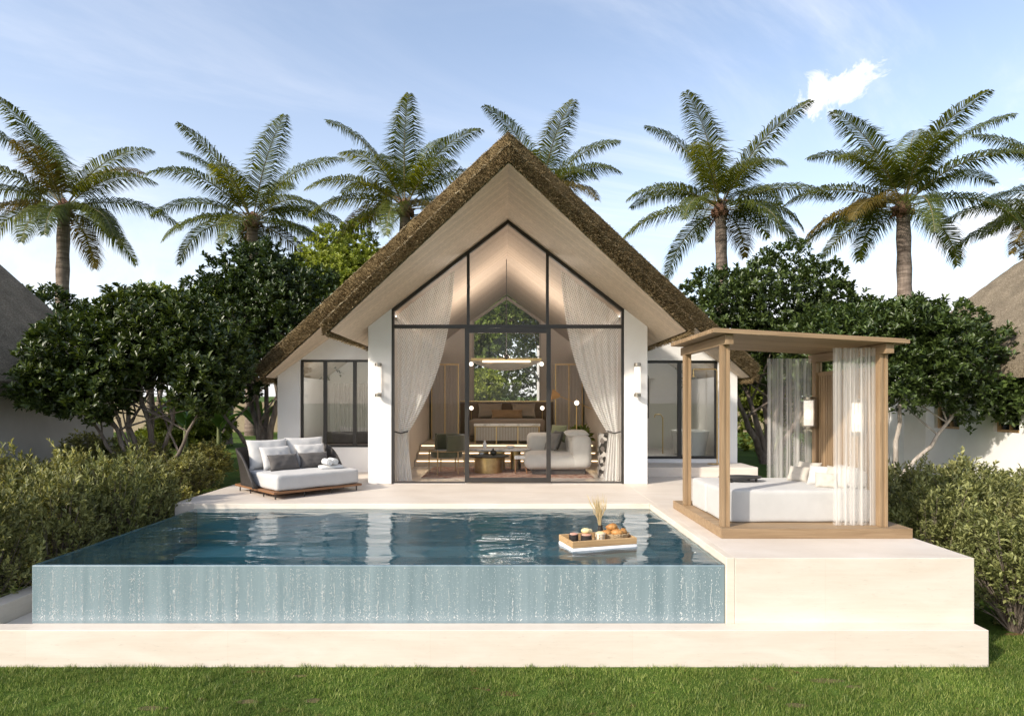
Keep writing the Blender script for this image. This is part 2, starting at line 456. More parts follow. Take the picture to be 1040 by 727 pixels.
w = bpy.data.worlds.new('World'); sc.world = w; w.use_nodes = True
nt = w.node_tree; nt.nodes.clear()
def wn(t, **k):
    n = nt.nodes.new(t)
    for a, b in k.items(): setattr(n, a, b)
    return n
L = nt.links.new
out = wn('ShaderNodeOutputWorld'); bg = wn('ShaderNodeBackground'); L(bg.outputs[0], out.inputs[0])
sky = wn('ShaderNodeTexSky', sky_type='NISHITA'); sky.sun_disc = False; sky.sun_elevation = EL; sky.sun_rotation = PI + AZ
sky.air_density = 1.0; sky.dust_density = 1.6; sky.ozone_density = 1.0; sky.altitude = 0
bg.inputs['Strength'].default_value = .15
tc = wn('ShaderNodeTexCoord')
sx = wn('ShaderNodeSeparateXYZ'); L(tc.outputs['Generated'], sx.inputs[0])
def mth(op, a, b=None, clamp=False):
    m = wn('ShaderNodeMath', operation=op); m.use_clamp = clamp
    for i, v in enumerate((a, b)):
        if v is None: continue
        if isinstance(v, (int, float)): m.inputs[i].default_value = v
        else: L(v, m.inputs[i])
    return m.outputs[0]
zc = mth('ADD', mth('MAXIMUM', sx.outputs[2], 0.0), .10)
px = mth('DIVIDE', sx.outputs[0], zc); py = mth('DIVIDE', sx.outputs[1], zc)
cv = wn('ShaderNodeCombineXYZ'); L(mth('MULTIPLY', px, .55), cv.inputs[0]); L(mth('ADD', mth('MULTIPLY', py, 1.35), mth('MULTIPLY', px, -.45)), cv.inputs[1])
def wnoise(vec, s, d, r, dist=0):
    n = wn('ShaderNodeTexNoise'); n.inputs['Scale'].default_value = s; n.inputs['Detail'].default_value = d; n.inputs['Roughness'].default_value = r; n.inputs['Distortion'].default_value = dist
    L(vec, n.inputs['Vector']); return n.outputs['Fac']
def wramp(f, a, b, lo=0, hi=1):
    m = wn('ShaderNodeMapRange', interpolation_type='SMOOTHSTEP'); m.inputs[1].default_value = a; m.inputs[2].default_value = b; m.inputs[3].default_value = lo; m.inputs[4].default_value = hi
    L(f, m.inputs[0]); return m.outputs[0]
cir = wramp(wnoise(cv.outputs[0], .9, 8, .62, .8), .45, .76, 0, .95)
right = wramp(sx.outputs[0], -.15, .45, .28, 1)
cir = mth('MULTIPLY', cir, right)
# low cloud bank towards the horizon
low = mth('MULTIPLY', wramp(sx.outputs[2], .10, .38, 1, 0), wramp(wnoise(tc.outputs['Generated'], 3.2, 7, .6, .3), .38, .66, .25, .95))
# one small bright cumulus
def puff(dx, dz, rx, rz, amp=.55, seed=0):
    nv = wnoise(tc.outputs['Generated'], 19, 9, .68, .9)
    gx = mth('DIVIDE', sx.outputs[0], sx.outputs[1]); gz = mth('DIVIDE', sx.outputs[2], sx.outputs[1])
    ex = mth('DIVIDE', mth('SUBTRACT', gx, dx), rx); ez = mth('DIVIDE', mth('SUBTRACT', mth('SUBTRACT', gz, dz), mth('MULTIPLY', mth('SUBTRACT', gx, dx), .24)), rz)
    d = mth('SQRT', mth('ADD', mth('MULTIPLY', ex, ex), mth('MULTIPLY', ez, ez)))
    v = mth('ADD', d, mth('MULTIPLY', mth('SUBTRACT', nv, .5), 3.3))
    fr = mth('GREATER_THAN', sx.outputs[1], .05)
    return mth('MULTIPLY', wramp(v, .4, 1.25, amp, 0), fr)
p1 = mth('MAXIMUM', puff(.530, .500, .072, .034, 1.0), puff(.500, .478, .050, .016, .9))
p2 = puff(.80, .285, .17, .055, .9)
veil = mth('ADD', wramp(sx.outputs[2], .0, .60, .46, .09), mth('MULTIPLY', cir, .75), True)
cl = mth('MAXIMUM', mth('MAXIMUM', veil, low), mth('MAXIMUM', p1, p2), True)
mx = wn('ShaderNodeMix', data_type='RGBA'); L(cl, mx.inputs[0]); L(sky.outputs[0], mx.inputs[6]); mx.inputs[7].default_value = (4.75, 4.75, 4.95, 1)
L(mx.outputs[2], bg.inputs['Color'])
sc.view_settings.view_transform = 'Standard'; sc.view_settings.look = 'None'; sc.view_settings.gamma = 1; sc.view_settings.exposure = .85
try: sc.view_settings.use_curve_mapping = False
except Exception: pass
sc.cycles.max_bounces = 10; sc.cycles.transparent_max_bounces = 24; sc.cycles.diffuse_bounces = 4; sc.cycles.glossy_bounces = 4
sc.cycles.use_denoising = True; sc.cycles.sample_clamp_indirect = 6

# ------------------------------------------------------------------ ground
def ground_z(x, y):
    t = min(1, max(0, (y - 9.6) / 2.2)); t = t * t * (3 - 2 * t)
    z = -.976 + t * .80
    if y > 30: z += (y - 30) * .01
    return z
xs = sorted(set([-900, -400, -200, -100, -60, -40, -30, -25] + [i * .5 for i in range(-40, 41)] + [25, 30, 40, 60, 100, 200, 400, 900]))
ys = sorted(set([-900, -300, -100, -40, -20, -10, -5] + [i * .5 for i in range(0, 60)] + [32, 36, 42, 50, 70, 100, 200, 400, 1200]))
V = [(x, y, ground_z(x, y)) for y in ys for x in xs]; nx = len(xs)
Fq = [(j * nx + i, j * nx + i + 1, (j + 1) * nx + i + 1, (j + 1) * nx + i) for j in range(len(ys) - 1) for i in range(nx - 1)]
g = nbuild('lawn', V, Fq, LAWN, smooth=60); props(g, kind='structure')

def blades(n, x0, x1, y0, y1, reject, hmin, hmax, wd):
    P = np.stack([rng.uniform(x0, x1, n), rng.uniform(y0, y1, n)], 1)
    keep = np.array([not reject(x, y) for x, y in P]); P = P[keep]; n = len(P)
    clump = np.array([noise.noise(Vector((x * 1.4, y * 2.0, 3.3))) for x, y in P])
    clump2 = np.array([noise.noise(Vector((x * 8, y * 8, 8.3))) for x, y in P])
    keep = (clump + .5 * clump2) > -.95; P = P[keep]; clump2 = clump2[keep]; n = len(P)
    z = np.array([ground_z(x, y) for x, y in P])
    h = rng.uniform(hmin, hmax, n) * (1 + 1.0 * clump2); a = rng.uniform(0, 2 * PI, n); lean = rng.uniform(.1, .9, n) * h
    la = rng.uniform(0, 2 * PI, n)
    dx, dy = np.cos(a) * wd, np.sin(a) * wd
    b1 = np.stack([P[:, 0] - dx, P[:, 1] - dy, z - .005], 1); b2 = np.stack([P[:, 0] + dx, P[:, 1] + dy, z - .005], 1)
    t = np.stack([P[:, 0] + np.cos(la) * lean, P[:, 1] + np.sin(la) * lean, z + h], 1)
    V = np.stack([b1, b2, t], 1).reshape(-1, 3); F = np.arange(3 * n).reshape(-1, 3)
    return V, F
PL_R, PL_Y = 4.54, 5.84
PATCH = []
for (px_, py_, rx_, ry_) in ((253, 712, .13, .05), (317, 711, .10, .05), (155, 719, .16, .05), (304, 686, .10, .04), (841, 691, .20, .06), (808, 716, .12, .05), (868, 697, .10, .04)):
    Y_ = 632 * 2.486 / (py_ - 408); PATCH.append(((px_ - 513) * Y_ / 632, Y_, rx_ * .8, ry_ * .75))
SOIL = mat('dry_brown_soil', (.075, .062, .018), (.14, .115, .04), .95, scale=14, bump=.9, bscale=50, bdist=.02)
for (x, y, rx_, ry_) in PATCH:
    m = MB(); n_ = 22; pts = []
    for k in range(n_):
        a = 2 * PI * k / n_; q = 1 + .45 * noise.noise(Vector((math.cos(a) * 1.6 + x * 5, math.sin(a) * 1.6, y)))
        pts.append((x + rx_ * q * math.cos(a), y + ry_ * q * math.sin(a)))
    m.prism(pts, 'z', ground_z(x, y) - .004, ground_z(x, y) + .002); o = m.build('soil_patch', SOIL); props(o, kind='structure')
def bald(x, y):
    for (a, b, c, d) in PATCH:
        q = ((x - a) / c) ** 2 + ((y - b) / d) ** 2
        if q < 1 and rng.random() > .30 + .6 * q * q: return True
    return False
Vg, Fg = blades(190000, -6.0, 6.6, 4.5, 6.6, lambda x, y: (x < PL_R + .01 and y > PL_Y - .012) or bald(x, y), .014, .042, .0034)
o = nbuild('grass', Vg, Fg, GRASS); props(o, 'short green lawn grass with small bare patches', None, None, 'stuff')

# ------------------------------------------------------------------ terrace and pool
PX0, PX1, PY0, PY1 = -4.60, 2.14, 6.06, 9.22      # water
ZW = -.07
tb = MB()
tb.box(PX1 + .085, PL_R, 6.02, 12.6, -.98, 0)                         # right block carrying the pavilion
tb.box(-4.95, PX1 + .085, PY1 + .1, 19.8, -.98, 0)                    # behind the pool, under the villa
tb.box(PL_R, 5.0, 9.6, 19.8, -.98, 0)
tb.box(PX0 - 2.2, PL_R, 5.84, 6.016, -1.02, -.631)                    # plinth along the lawn
tb.box(PX0 + .02, PX1 + .085, 6.016, 6.04, -1.02, -.635)
tb.build('terrace', STONE, bevel=.006); props(bpy.data.objects['terrace'], kind='structure')
cp = MB(); cp.box(PX1, PX1 + .084, 6.02, PY1 + .098, -.98, .003); cp.box(PX0 - .02, PX1 - .002, PY1, PY1 + .098, -.98, .003)
sp = thing('swimming_pool', 'infinity swimming pool with blue water spilling over its pale front wall', 'pool', (-1.2, 7.6, -.95))
cp.build('coping', STONE_CAP, sp, bevel=.006, world=True)
TILE = mat('blue_pool_tile', (.30, .55, .57), (.38, .62, .63), .4, scale=3)
bs = MB()
bs.box(PX0, PX1 - .002, PY0 + .05, PY1, -.965, -.93)
bs.box(PX0 + .045, PX1 - .003, PY1 - .02, PY1 - .003, -.93, -.09)
bs.box(PX1 - .02, PX1 - .003, PY0 + .05, PY1 - .021, -.93, -.09)
bs.box(PX0 + .045, PX1 - .021, 8.55, PY1 - .021, -.93, -.62)          # a bench step
bs.build('basin', TILE, sp, world=True)
def overflow_mat():
    t = NT('wet_overflow_wall')
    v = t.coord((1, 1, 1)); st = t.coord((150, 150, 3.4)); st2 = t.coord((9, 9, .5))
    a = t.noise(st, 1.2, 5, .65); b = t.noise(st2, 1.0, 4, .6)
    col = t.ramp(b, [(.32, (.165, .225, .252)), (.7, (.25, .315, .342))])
    foam = t.ramp(a, [(.62, 0.0), (.80, .4)])  # thin white streaks: sun sparkle on the wet wall put into the colour
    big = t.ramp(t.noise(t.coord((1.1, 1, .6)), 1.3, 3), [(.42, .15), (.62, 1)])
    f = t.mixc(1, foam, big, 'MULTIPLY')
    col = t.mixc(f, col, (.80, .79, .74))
    vr = t.n('ShaderNodeTexVoronoi'); vr.inputs['Scale'].default_value = 90; t.l(t.coord((1.1, 1, .55)), vr.inputs['Vector'])
    n = t.bump(a, .10, .003)
    return t.done(t.pr(col, .14, 0, .6, n).outputs[0])
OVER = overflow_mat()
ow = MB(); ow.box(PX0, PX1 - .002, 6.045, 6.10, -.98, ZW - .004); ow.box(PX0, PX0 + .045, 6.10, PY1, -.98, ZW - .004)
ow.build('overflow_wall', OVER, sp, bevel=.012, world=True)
# white droplets standing in for sun glints on the falling sheet
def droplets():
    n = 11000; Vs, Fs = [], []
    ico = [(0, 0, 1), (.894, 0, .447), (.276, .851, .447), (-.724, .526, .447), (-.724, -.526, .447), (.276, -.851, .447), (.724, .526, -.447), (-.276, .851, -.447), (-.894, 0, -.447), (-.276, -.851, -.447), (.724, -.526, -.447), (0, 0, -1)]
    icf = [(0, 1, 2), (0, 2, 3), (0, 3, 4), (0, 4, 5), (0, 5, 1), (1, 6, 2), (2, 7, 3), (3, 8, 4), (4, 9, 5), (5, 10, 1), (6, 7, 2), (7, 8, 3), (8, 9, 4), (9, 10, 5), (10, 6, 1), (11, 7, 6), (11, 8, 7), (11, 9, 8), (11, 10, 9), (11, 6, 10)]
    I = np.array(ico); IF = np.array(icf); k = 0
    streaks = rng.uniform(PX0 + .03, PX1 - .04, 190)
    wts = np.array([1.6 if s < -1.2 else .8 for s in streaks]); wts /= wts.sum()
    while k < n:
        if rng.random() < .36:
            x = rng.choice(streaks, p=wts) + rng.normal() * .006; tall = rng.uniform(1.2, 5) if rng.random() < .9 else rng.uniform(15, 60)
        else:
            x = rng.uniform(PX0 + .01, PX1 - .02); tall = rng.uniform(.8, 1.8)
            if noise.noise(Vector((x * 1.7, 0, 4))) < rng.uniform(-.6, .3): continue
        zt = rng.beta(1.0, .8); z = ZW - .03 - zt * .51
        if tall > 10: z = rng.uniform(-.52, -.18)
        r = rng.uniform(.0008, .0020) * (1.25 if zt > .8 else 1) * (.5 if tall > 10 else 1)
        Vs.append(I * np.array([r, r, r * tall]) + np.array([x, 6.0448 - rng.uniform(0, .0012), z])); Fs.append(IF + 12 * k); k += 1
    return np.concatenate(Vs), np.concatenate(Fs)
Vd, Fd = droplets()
GLINT = mat('white_water_glint', (.82, .82, .80), (.9, .9, .88), .15, scale=30)  # white colour stands in for sparkle of the sun
o = nbuild('glint_droplets', Vd, Fd, GLINT, sp, world=True, smooth=80); o['kind'] = 'stuff'
def water_mat():
    t = NT('pool_water_surface')
    v = t.coord((.75, 1.5, 1)); v2 = t.coord((2.1, 5.2, 1))
    n = t.bump(t.noise(v2, 1.25, 3, .5, .6), .085, .10, t.bump(t.noise(v, 1.1, 2, .5, .5), .09, .30))
    fr = t.n('ShaderNodeFresnel'); fr.inputs['IOR'].default_value = 1.33; t.l(n, fr.inputs['Normal'])
    m = t.n('ShaderNodeMath', operation='MULTIPLY'); m.inputs[1].default_value = 1.15; m.use_clamp = True; t.l(fr.outputs[0], m.inputs[0])
    tr = t.n('ShaderNodeBsdfTransparent'); tr.inputs['Color'].default_value = (.76, .91, .92, 1)
    gl = t.n('ShaderNodeBsdfGlossy'); gl.inputs['Roughness'].default_value = .012; gl.inputs['Color'].default_value = (.93, .97, 1, 1); t.l(n, gl.inputs['Normal'])
    return t.done(t.mixf(m.outputs[0], tr.outputs[0], gl.outputs[0]))
WATER = water_mat()
nxw, nyw = 90, 46
Vw = [(PX0 + (PX1 - .004 - PX0) * i / nxw, 6.05 + (PY1 - .002 - 6.05) * j / nyw, ZW + .006 * noise.noise(Vector((i * .16, j * .28, 0))) * min(1, j / 4, (nyw - j) / 2)) for j in range(nyw + 1) for i in range(nxw + 1)]
Fw = [(j * (nxw + 1) + i, j * (nxw + 1) + i + 1, (j + 1) * (nxw + 1) + i + 1, (j + 1) * (nxw + 1) + i) for j in range(nyw) for i in range(nxw)]
o = nbuild('pool_water', Vw, Fw, WATER, smooth=80); props(o, kind='structure')
# overflow gutter along the left side
gt = MB(); gt.box(PX0 - .62, PX0 - .02, 6.02, 9.0, -1.02, -.80); gt.box(PX0 - .85, PX0 - .63, 6.02, 9.0, -1.02, -.60)
gt.build('overflow_gutter', STONE, sp, bevel=.006, world=True)

# ------------------------------------------------------------------ villa
villa = thing('villa', 'white pool villa with steep thatched gable roof and tall glazed front', 'villa', (CX, 11.5, 0))
YG = 11.5; YW = 13.4; YB = 19.2
HI, HO = 2.14, 2.57          # glass half width, column outer half width
def zf(x): return 4.88 - .768 * abs(x)       # underside of front roof (x from the centre line)
def zo(x): return 5.65 - .72 * abs(x)        # underside of outer roof
# side piers of the glazed hall, running back into the building
for s in (-1, 1):
    a, b = sorted((s * HI, s * HO))
    poly = [(a, 0), (b, 0), (b, zf(b) - .004), (a, zf(a) - .004)]
    MB().prism([(CX + p[0], p[1]) for p in poly], 'y', YG - .06, YW + .2).build('side_pier', STUCCO, villa, bevel=.01, world=True)
    # hall side wall behind
    poly = [(a + .02, 0), (b - .02, 0), (b - .02, zf(b) - .01), (a + .02, zf(a) - .01)]
    MB().prism([(CX + p[0], p[1]) for p in poly], 'y', YW + .201, YB).build('hall_wall', INWALL, villa, world=True)
# wing walls with openings
WX = 4.95
def wing(s, x0, x1, z0, z1, zfloor):
    """front wall of a wing with a rectangular opening; x measured outward"""
    def X(a): return CX + s * a
    m = MB()
    def pr(poly): m.prism([(X(p[0]), p[1]) for p in poly], 'y', YW, YW + .22)
    e = .01
    pr([(x1, zfloor), (WX, zfloor), (WX, zo(WX) - e), (x1, zo(x1) - e)])
    pr([(HO, z1), (x1, z1), (x1, zo(x1) - e), (HO, zo(HO) - e)])
    if z0 > zfloor + .01: pr([(HO, zfloor), (x1, zfloor), (x1, z0), (HO, z0)])
    m.build('wing_wall', STUCCO, villa, world=True)
    m2 = MB(); a, b = sorted((X(WX - .22), X(WX)));  m2.box(a, b, YW + .22, YB, -.1, zo(WX) - e)
    m2.build('end_wall', STUCCO, villa, world=True)
    m3 = MB(); m3.prism([(X(HO), 0), (X(WX - .222), 0), (X(WX - .222), zo(WX - .222) - .03), (X(HO), zo(HO) - .03)], 'y', 16.6, 16.7)
    m3.build('room_wall', INGREY, villa, world=True)
wing(-1, 0, 4.47, .53, 2.42, 0)
wing(1, 0, 4.54, .28, 2.40, 0)
# wing windows
def framed(name, x0, x1, z0, z1, y, muls, t, d, glassmat, parent):
    m = MB()
    m.box(x0, x0 + t, y - d / 2, y + d / 2, z0, z1); m.box(x1 - t, x1, y - d / 2, y + d / 2, z0, z1)
    m.box(x0 + t, x1 - t, y - d / 2, y + d / 2, z0, z0 + t); m.box(x0 + t, x1 - t, y - d / 2, y + d / 2, z1 - t, z1)
    for u in muls: m.box(u - t * .8, u + t * .8, y - d / 2 - .003, y + d / 2 + .003, z0 + t, z1 - t)
    fr = m.build(name, BLACK, parent, world=True)
    MB().box(x0 + t * .5, x1 - t * .5, y - .006, y + .006, z0 + t * .5, z1 - t * .5).build('pane', glassmat, fr, world=True)
    return fr
framed('window', CX - 4.46, CX - HO - .005, .535, 2.415, YW + .07, (-3.89, -3.25), .045, .06, GLASS_REFL, villa)
framed('glass_door', CX + HO + .005, CX + 4.53, .285, 2.395, YW + .07, (CX + 3.72,), .05, .06, GLASS_REFL, villa)
# glazed gable
def gable_pts(x): return zf(x) - .02
fm = MB(); t = .042; d = .09
XD0, XD1 = CX - .79, CX + .79      # sliding door
fm.box(CX - HI, CX - HI + t, YG - d / 2, YG + d / 2, 0, gable_pts(HI) - .03); fm.box(CX + HI - t, CX + HI, YG - d / 2, YG + d / 2, 0, gable_pts(HI) - .03)
for s in (-1, 1):
    p = [(CX + s * HI, gable_pts(HI)), (CX, gable_pts(0)), (CX, gable_pts(0) - .075), (CX + s * HI, gable_pts(HI) - .075)]
    fm.prism(p if s < 0 else p[::-1], 'y', YG - d / 2 - .002 * (s + 2), YG + d / 2)
for x in (XD0 + .06, XD1 - .06): fm.box(x - .026, x + .026, YG - d / 2 + .004, YG + d / 2 - .004, 2.93, gable_pts(x - CX) - .03)
fm.box(CX - HI + t, CX + HI - t, YG - d / 2 + .002, YG + d / 2 - .002, 2.865, 2.93)
fm.box(CX - HI + t, XD0, YG - d / 2 + .003, YG + d / 2 - .003, 0, .035); fm.box(XD1, CX + HI - t, YG - d / 2 + .003, YG + d / 2 - .003, 0, .035)
gw = fm.build('gable_window', BLACK, villa, world=True)
g1 = MB(); 
g1.prism([(CX - HI + .02, 2.9), (CX + HI - .02, 2.9), (CX + HI - .02, gable_pts(HI) - .05), (CX, gable_pts(0) - .05), (CX - HI + .02, gable_pts(HI) - .05)], 'y', YG - .006, YG + .006)
g1.box(CX - HI + .02, XD0 + .02, YG - .006, YG + .006, .02, 2.88); g1.box(XD1 - .02, CX + HI - .02, YG - .006, YG + .006, .02, 2.88)
g1.build('pane', GLASS, gw, world=True)
dm = MB(); t = .06
for x0, x1 in ((XD0, XD0 + t + .02), (XD1 - t - .02, XD1)): dm.box(x0, x1, YG - .075, YG - .005, .03, 2.86)
dm.box(XD0 + t, XD1 - t, YG - .073, YG - .008, 2.775, 2.86); dm.box(XD0 + t, XD1 - t, YG - .073, YG - .008, .03, .115)
dr = dm.build('sliding_door', BLACK, villa, bevel=.004, world=True)
MB().box(XD0 + .05, XD1 - .05, YG - .045, YG - .033, .1, 2.8).build('pane', GLASS, dr, world=True)
MB().box(XD0 + .045, XD0 + .065, YG - .115, YG - .076, .9, 1.25).build('handle', BLACK, dr, world=True)
# hall floor, steps, platform
HALLFLOOR = mat('polished_pale_floor', (.56, .52, .48), (.63, .59, .55), .18, scale=1.2)
fl = MB(); fl.box(CX - HI, CX + HI, YG - .045, YB, .001, .012); fl.build('hall_floor', HALLFLOOR, villa, world=True)
MB().box(CX - WX + .22, CX - HO, YW + .22, 16.6, .001, .05).build('room_floor', INGREY, villa, world=True)
wf = MB(); wf.box(CX + HO, CX + WX - .22, YW + .22, 16.6, .001, .28); wf.build('room_floor', INGREY, villa, world=True)
stp = MB()
for k, y in enumerate((14.4, 14.8, 15.2)): stp.box(CX - HI + .001, CX + HI - .001, y, YB, .012 + .15 * k, .012 + .15 * (k + 1) - .001 * (k < 2))
st = stp.build('interior_steps', mat('warm_limestone', (.46, .40, .32), (.54, .47, .39), .4, scale=2), villa, world=True)
ld = MB()
for k, y in enumerate((14.4, 14.8, 15.2)): ld.box(CX - HI + .05, CX + HI - .05, y - .012, y - .001, .012 + .15 * (k + 1) - .03, .012 + .15 * (k + 1) - .012)
ld.build('step_light', LEDSTRIP, st, world=True)
# back wall with gabled picture window
bw = MB(); bx, bz0 = 1.06, 1.35
for s in (-1, 1):
    p = [(CX + s * bx, .01), (CX + s * HI, .01), (CX + s * HI, zf(HI) - .01), (CX + s * bx, zf(bx) - .01)]
    bw.prism(p, 'y', YB, YB + .2)
bw.box(CX - bx, CX + bx, YB, YB + .2, .01, bz0)
bw.build('back_wall', INWALL, villa, world=True)
bf = MB(); tt = .05
bf.box(CX - bx, CX - bx + tt, YB + .05, YB + .12, bz0, zf(bx) - .08); bf.box(CX + bx - tt, CX + bx, YB + .05, YB + .12, bz0, zf(bx) - .08)
bf.box(CX - bx + tt, CX + bx - tt, YB + .05, YB + .12, bz0, bz0 + tt)
for s in (-1, 1):
    p = [(CX + s * bx, zf(bx) - .02), (CX, zf(0) - .1), (CX, zf(0) - .2), (CX + s * bx, zf(bx) - .12)]
    bf.prism(p if s < 0 else p[::-1], 'y', YB + .05 - .002 * (s + 1), YB + .12)
bfr = bf.build('rear_window', mat('pale_frame', (.42, .36, .3), None, .5), villa, world=True)
MB().prism([(CX - bx + .02, bz0 + .02), (CX + bx - .02, bz0 + .02), (CX + bx - .02, zf(bx) - .07), (CX, zf(0) - .15), (CX - bx + .02, zf(bx) - .07)], 'y', YB + .08, YB + .09).build('pane', GLASS, bfr, world=True)
CORN = emis('cornice_led', (1, .84, .70), 3.5)
# cornice light along the hall walls
for s in (-1, 1):
    a, b = sorted((CX + s * (HI - .045), CX + s * (HI - .001)))
    c = MB().box(a, b, YG + .3, YB - .02, 3.06, 3.12).build('cornice', INWALL, villa, world=True)
    a, b = sorted((CX + s * (HI - .03), CX + s * (HI - .005)))
    MB().box(a, b, YG + .35, YB - .1, 3.122, 3.136).build('cornice_light', CORN, c, world=True)

# ---- thatched roofs: an upper layer over the wings and a front layer over the hall
def roof_layer(name, zfun, th, Er, Ybk, Yr, Ye, soff_mat, seed, nstraw, eave_cut):
    """prow shaped gable: ridge front at Yr, eave front at Ye, half width Er"""
    nu, nv = 44, 34
    mb = MB()
    def front(u): return Yr + (Ye - Yr) * u
    for s in (-1, 1):
        def top(u, v):
            x = u * Er; y = front(u) + (Ybk - front(u)) * v
            n = noise.noise(Vector((x * 3 * s + seed, y * 3, 1))) * .018 + noise.noise(Vector((x * 9 * s, y * 9, seed))) * .012
            rnd = -.07 * max(0, 1 - u * Er / .22) ** 2
            tz = th * (1 - .10 * u) - .08 * max(0, (u - .965) / .035)
            return (CX + s * x, y + (noise.noise(Vector((x * 7 * s, seed, 2))) * .03 if v == 0 else 0), zfun(x) + tz + n + rnd)
        def bot(u, v):
            x = u * (Er - eave_cut); y = front(u) + (Ybk - front(u)) * v
            return (CX + s * x, y + .01, zfun(x) + .004)
        base = len(mb.v)
        vs = [v ** 1.6 for v in np.linspace(0, 1, nv + 1)]
        us = list(np.linspace(0, 1, nu + 1))
        for v in vs:
            for u in us: mb.v.append(top(u, v))
        b2 = len(mb.v)
        for v in vs:
            for u in us: mb.v.append(bot(u, v))
        W = nu + 1
        def q(a, b, c, dd): mb.f.append((a, b, c, dd) if s > 0 else (dd, c, b, a))
        for j in range(nv):
            for i in range(nu):
                k = base + j * W + i; q(k, k + 1, k + W + 1, k + W)
            q(base + j * W + nu, b2 + j * W + nu, b2 + (j + 1) * W + nu, base + (j + 1) * W + nu)
        for i in range(nu):
            q(b2 + i, b2 + i + 1, base + i + 1, base + i)
            k = nv * W; q(base + k + i, base + k + i + 1, b2 + k + i + 1, b2 + k + i)
    rf = mb.build(name, THATCH, villa, smooth=50, world=True)
    # timber lining under it
    sm = MB()
    for s in (-1, 1):
        e = Er - eave_cut - .02
        pts = []
        for dz in (-.018, 0.0):
            pts += [(CX, Yr + .05, zfun(0) + dz), (CX + s * e, Ye + .05, zfun(e) + dz), (CX + s * e, Ybk - .02, zfun(e) + dz), (CX, Ybk - .02, zfun(0) + dz)]
        if s < 0: pts = [pts[i] for i in (3, 2, 1, 0, 7, 6, 5, 4)]
        sm.hexa(pts)
    sm.build('timber_lining', soff_mat, rf, world=True)
    # cut reed ends
    n = nstraw; r_ = np.random.default_rng(seed)
    u = r_.uniform(0, 1, n); sg = r_.choice([-1, 1], n); wv = r_.uniform(-.02, 1.03, n)
    kind = r_.random(n)
    x = u * Er; zb = np.array([zfun(a) for a in x]); thk = th * (1 - .10 * u)
    yf = Yr + (Ye - Yr) * u
    P = np.stack([CX + sg * x, yf + .03 - r_.uniform(0, .03, n), zb + thk * wv], 1)
    D = np.stack([sg * .25 + r_.normal(0, .35, n), -1 + r_.normal(0, .2, n), -.1 + r_.normal(0, .3, n)], 1)
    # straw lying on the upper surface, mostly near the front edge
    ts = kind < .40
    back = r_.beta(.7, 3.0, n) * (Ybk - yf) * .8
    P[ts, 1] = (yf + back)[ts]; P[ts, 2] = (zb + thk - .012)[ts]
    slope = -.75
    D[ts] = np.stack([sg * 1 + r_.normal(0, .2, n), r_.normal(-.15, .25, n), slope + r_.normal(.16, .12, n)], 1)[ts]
    # eave fringe
    ef = (kind > .40) & (kind < .56)
    x2 = Er - eave_cut * (1 - wv); yE = Ye + r_.beta(.7, 2, n) * 6
    P[ef] = np.stack([CX + sg * x2, yE, np.array([zfun(a) for a in np.full(n, Er)]) + thk * wv * .8], 1)[ef]
    D[ef] = np.stack([sg * 1 + r_.normal(0, .3, n), r_.normal(-.2, .35, n), -.75 + r_.normal(0, .3, n)], 1)[ef]
    D /= np.linalg.norm(D, axis=1, keepdims=True)
    Ln = r_.uniform(.015, .05, n)[:, None]; rad = r_.uniform(.0028, .0055, n)[:, None]
    Ln[ts] *= 1.7
    ref = np.tile(np.array([[.31, .2, .93]]), (n, 1)); A = np.cross(D, ref); A /= np.linalg.norm(A, axis=1, keepdims=True); B = np.cross(D, A)
    ring = [A * rad, (-.5 * A + .866 * B) * rad, (-.5 * A - .866 * B) * rad]
    base = P - D * .03; tip = P + D * Ln
    V = np.concatenate([np.stack([base + q for q in ring], 1), np.stack([tip + q * .6 for q in ring], 1)], 1).reshape(-1, 3)
    i0 = (np.arange(n) * 6)[:, None]
    F = np.concatenate([i0 + np.array([[0, 1, 4, 3]]), i0 + np.array([[1, 2, 5, 4]]), i0 + np.array([[2, 0, 3, 5]])], 0)
    so_ = None
    for nm_, sel, mm_ in (('reed_ends', ~ts, STRAW), ('sunlit_straw', ts, STRAW_TOP)):
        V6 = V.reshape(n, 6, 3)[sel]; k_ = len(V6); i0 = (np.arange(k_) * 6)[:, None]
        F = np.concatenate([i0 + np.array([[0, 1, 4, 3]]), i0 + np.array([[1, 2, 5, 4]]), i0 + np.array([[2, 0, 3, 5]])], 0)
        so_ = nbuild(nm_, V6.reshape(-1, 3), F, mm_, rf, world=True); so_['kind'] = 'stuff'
    return rf
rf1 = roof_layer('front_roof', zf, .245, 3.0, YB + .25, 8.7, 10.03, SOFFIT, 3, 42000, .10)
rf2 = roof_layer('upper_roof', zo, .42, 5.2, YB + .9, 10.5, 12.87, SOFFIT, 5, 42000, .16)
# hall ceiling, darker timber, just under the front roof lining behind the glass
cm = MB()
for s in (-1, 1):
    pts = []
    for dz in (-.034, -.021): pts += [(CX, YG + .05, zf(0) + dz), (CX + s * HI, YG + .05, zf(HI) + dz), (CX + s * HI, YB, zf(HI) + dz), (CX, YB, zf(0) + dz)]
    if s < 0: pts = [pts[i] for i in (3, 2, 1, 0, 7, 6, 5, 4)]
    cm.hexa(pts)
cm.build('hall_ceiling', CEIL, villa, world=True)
# rear gable infill above the wings' rear
bk = MB(); bk.prism([(CX - WX, -.1), (CX - HI, -.1), (CX - HI, zo(HI) - .02), (CX - WX, zo(WX) - .02)], 'y', YB + .21, YB + .4)
bk.build('rear_wall', STUCCO, villa, world=True)
bk = MB(); bk.prism([(CX + WX, -.1), (CX + HI, -.1), (CX + HI, zo(HI) - .02), (CX + WX, zo(WX) - .02)], 'y', YB + .21, YB + .4)
bk.build('rear_wall', STUCCO, villa, world=True)
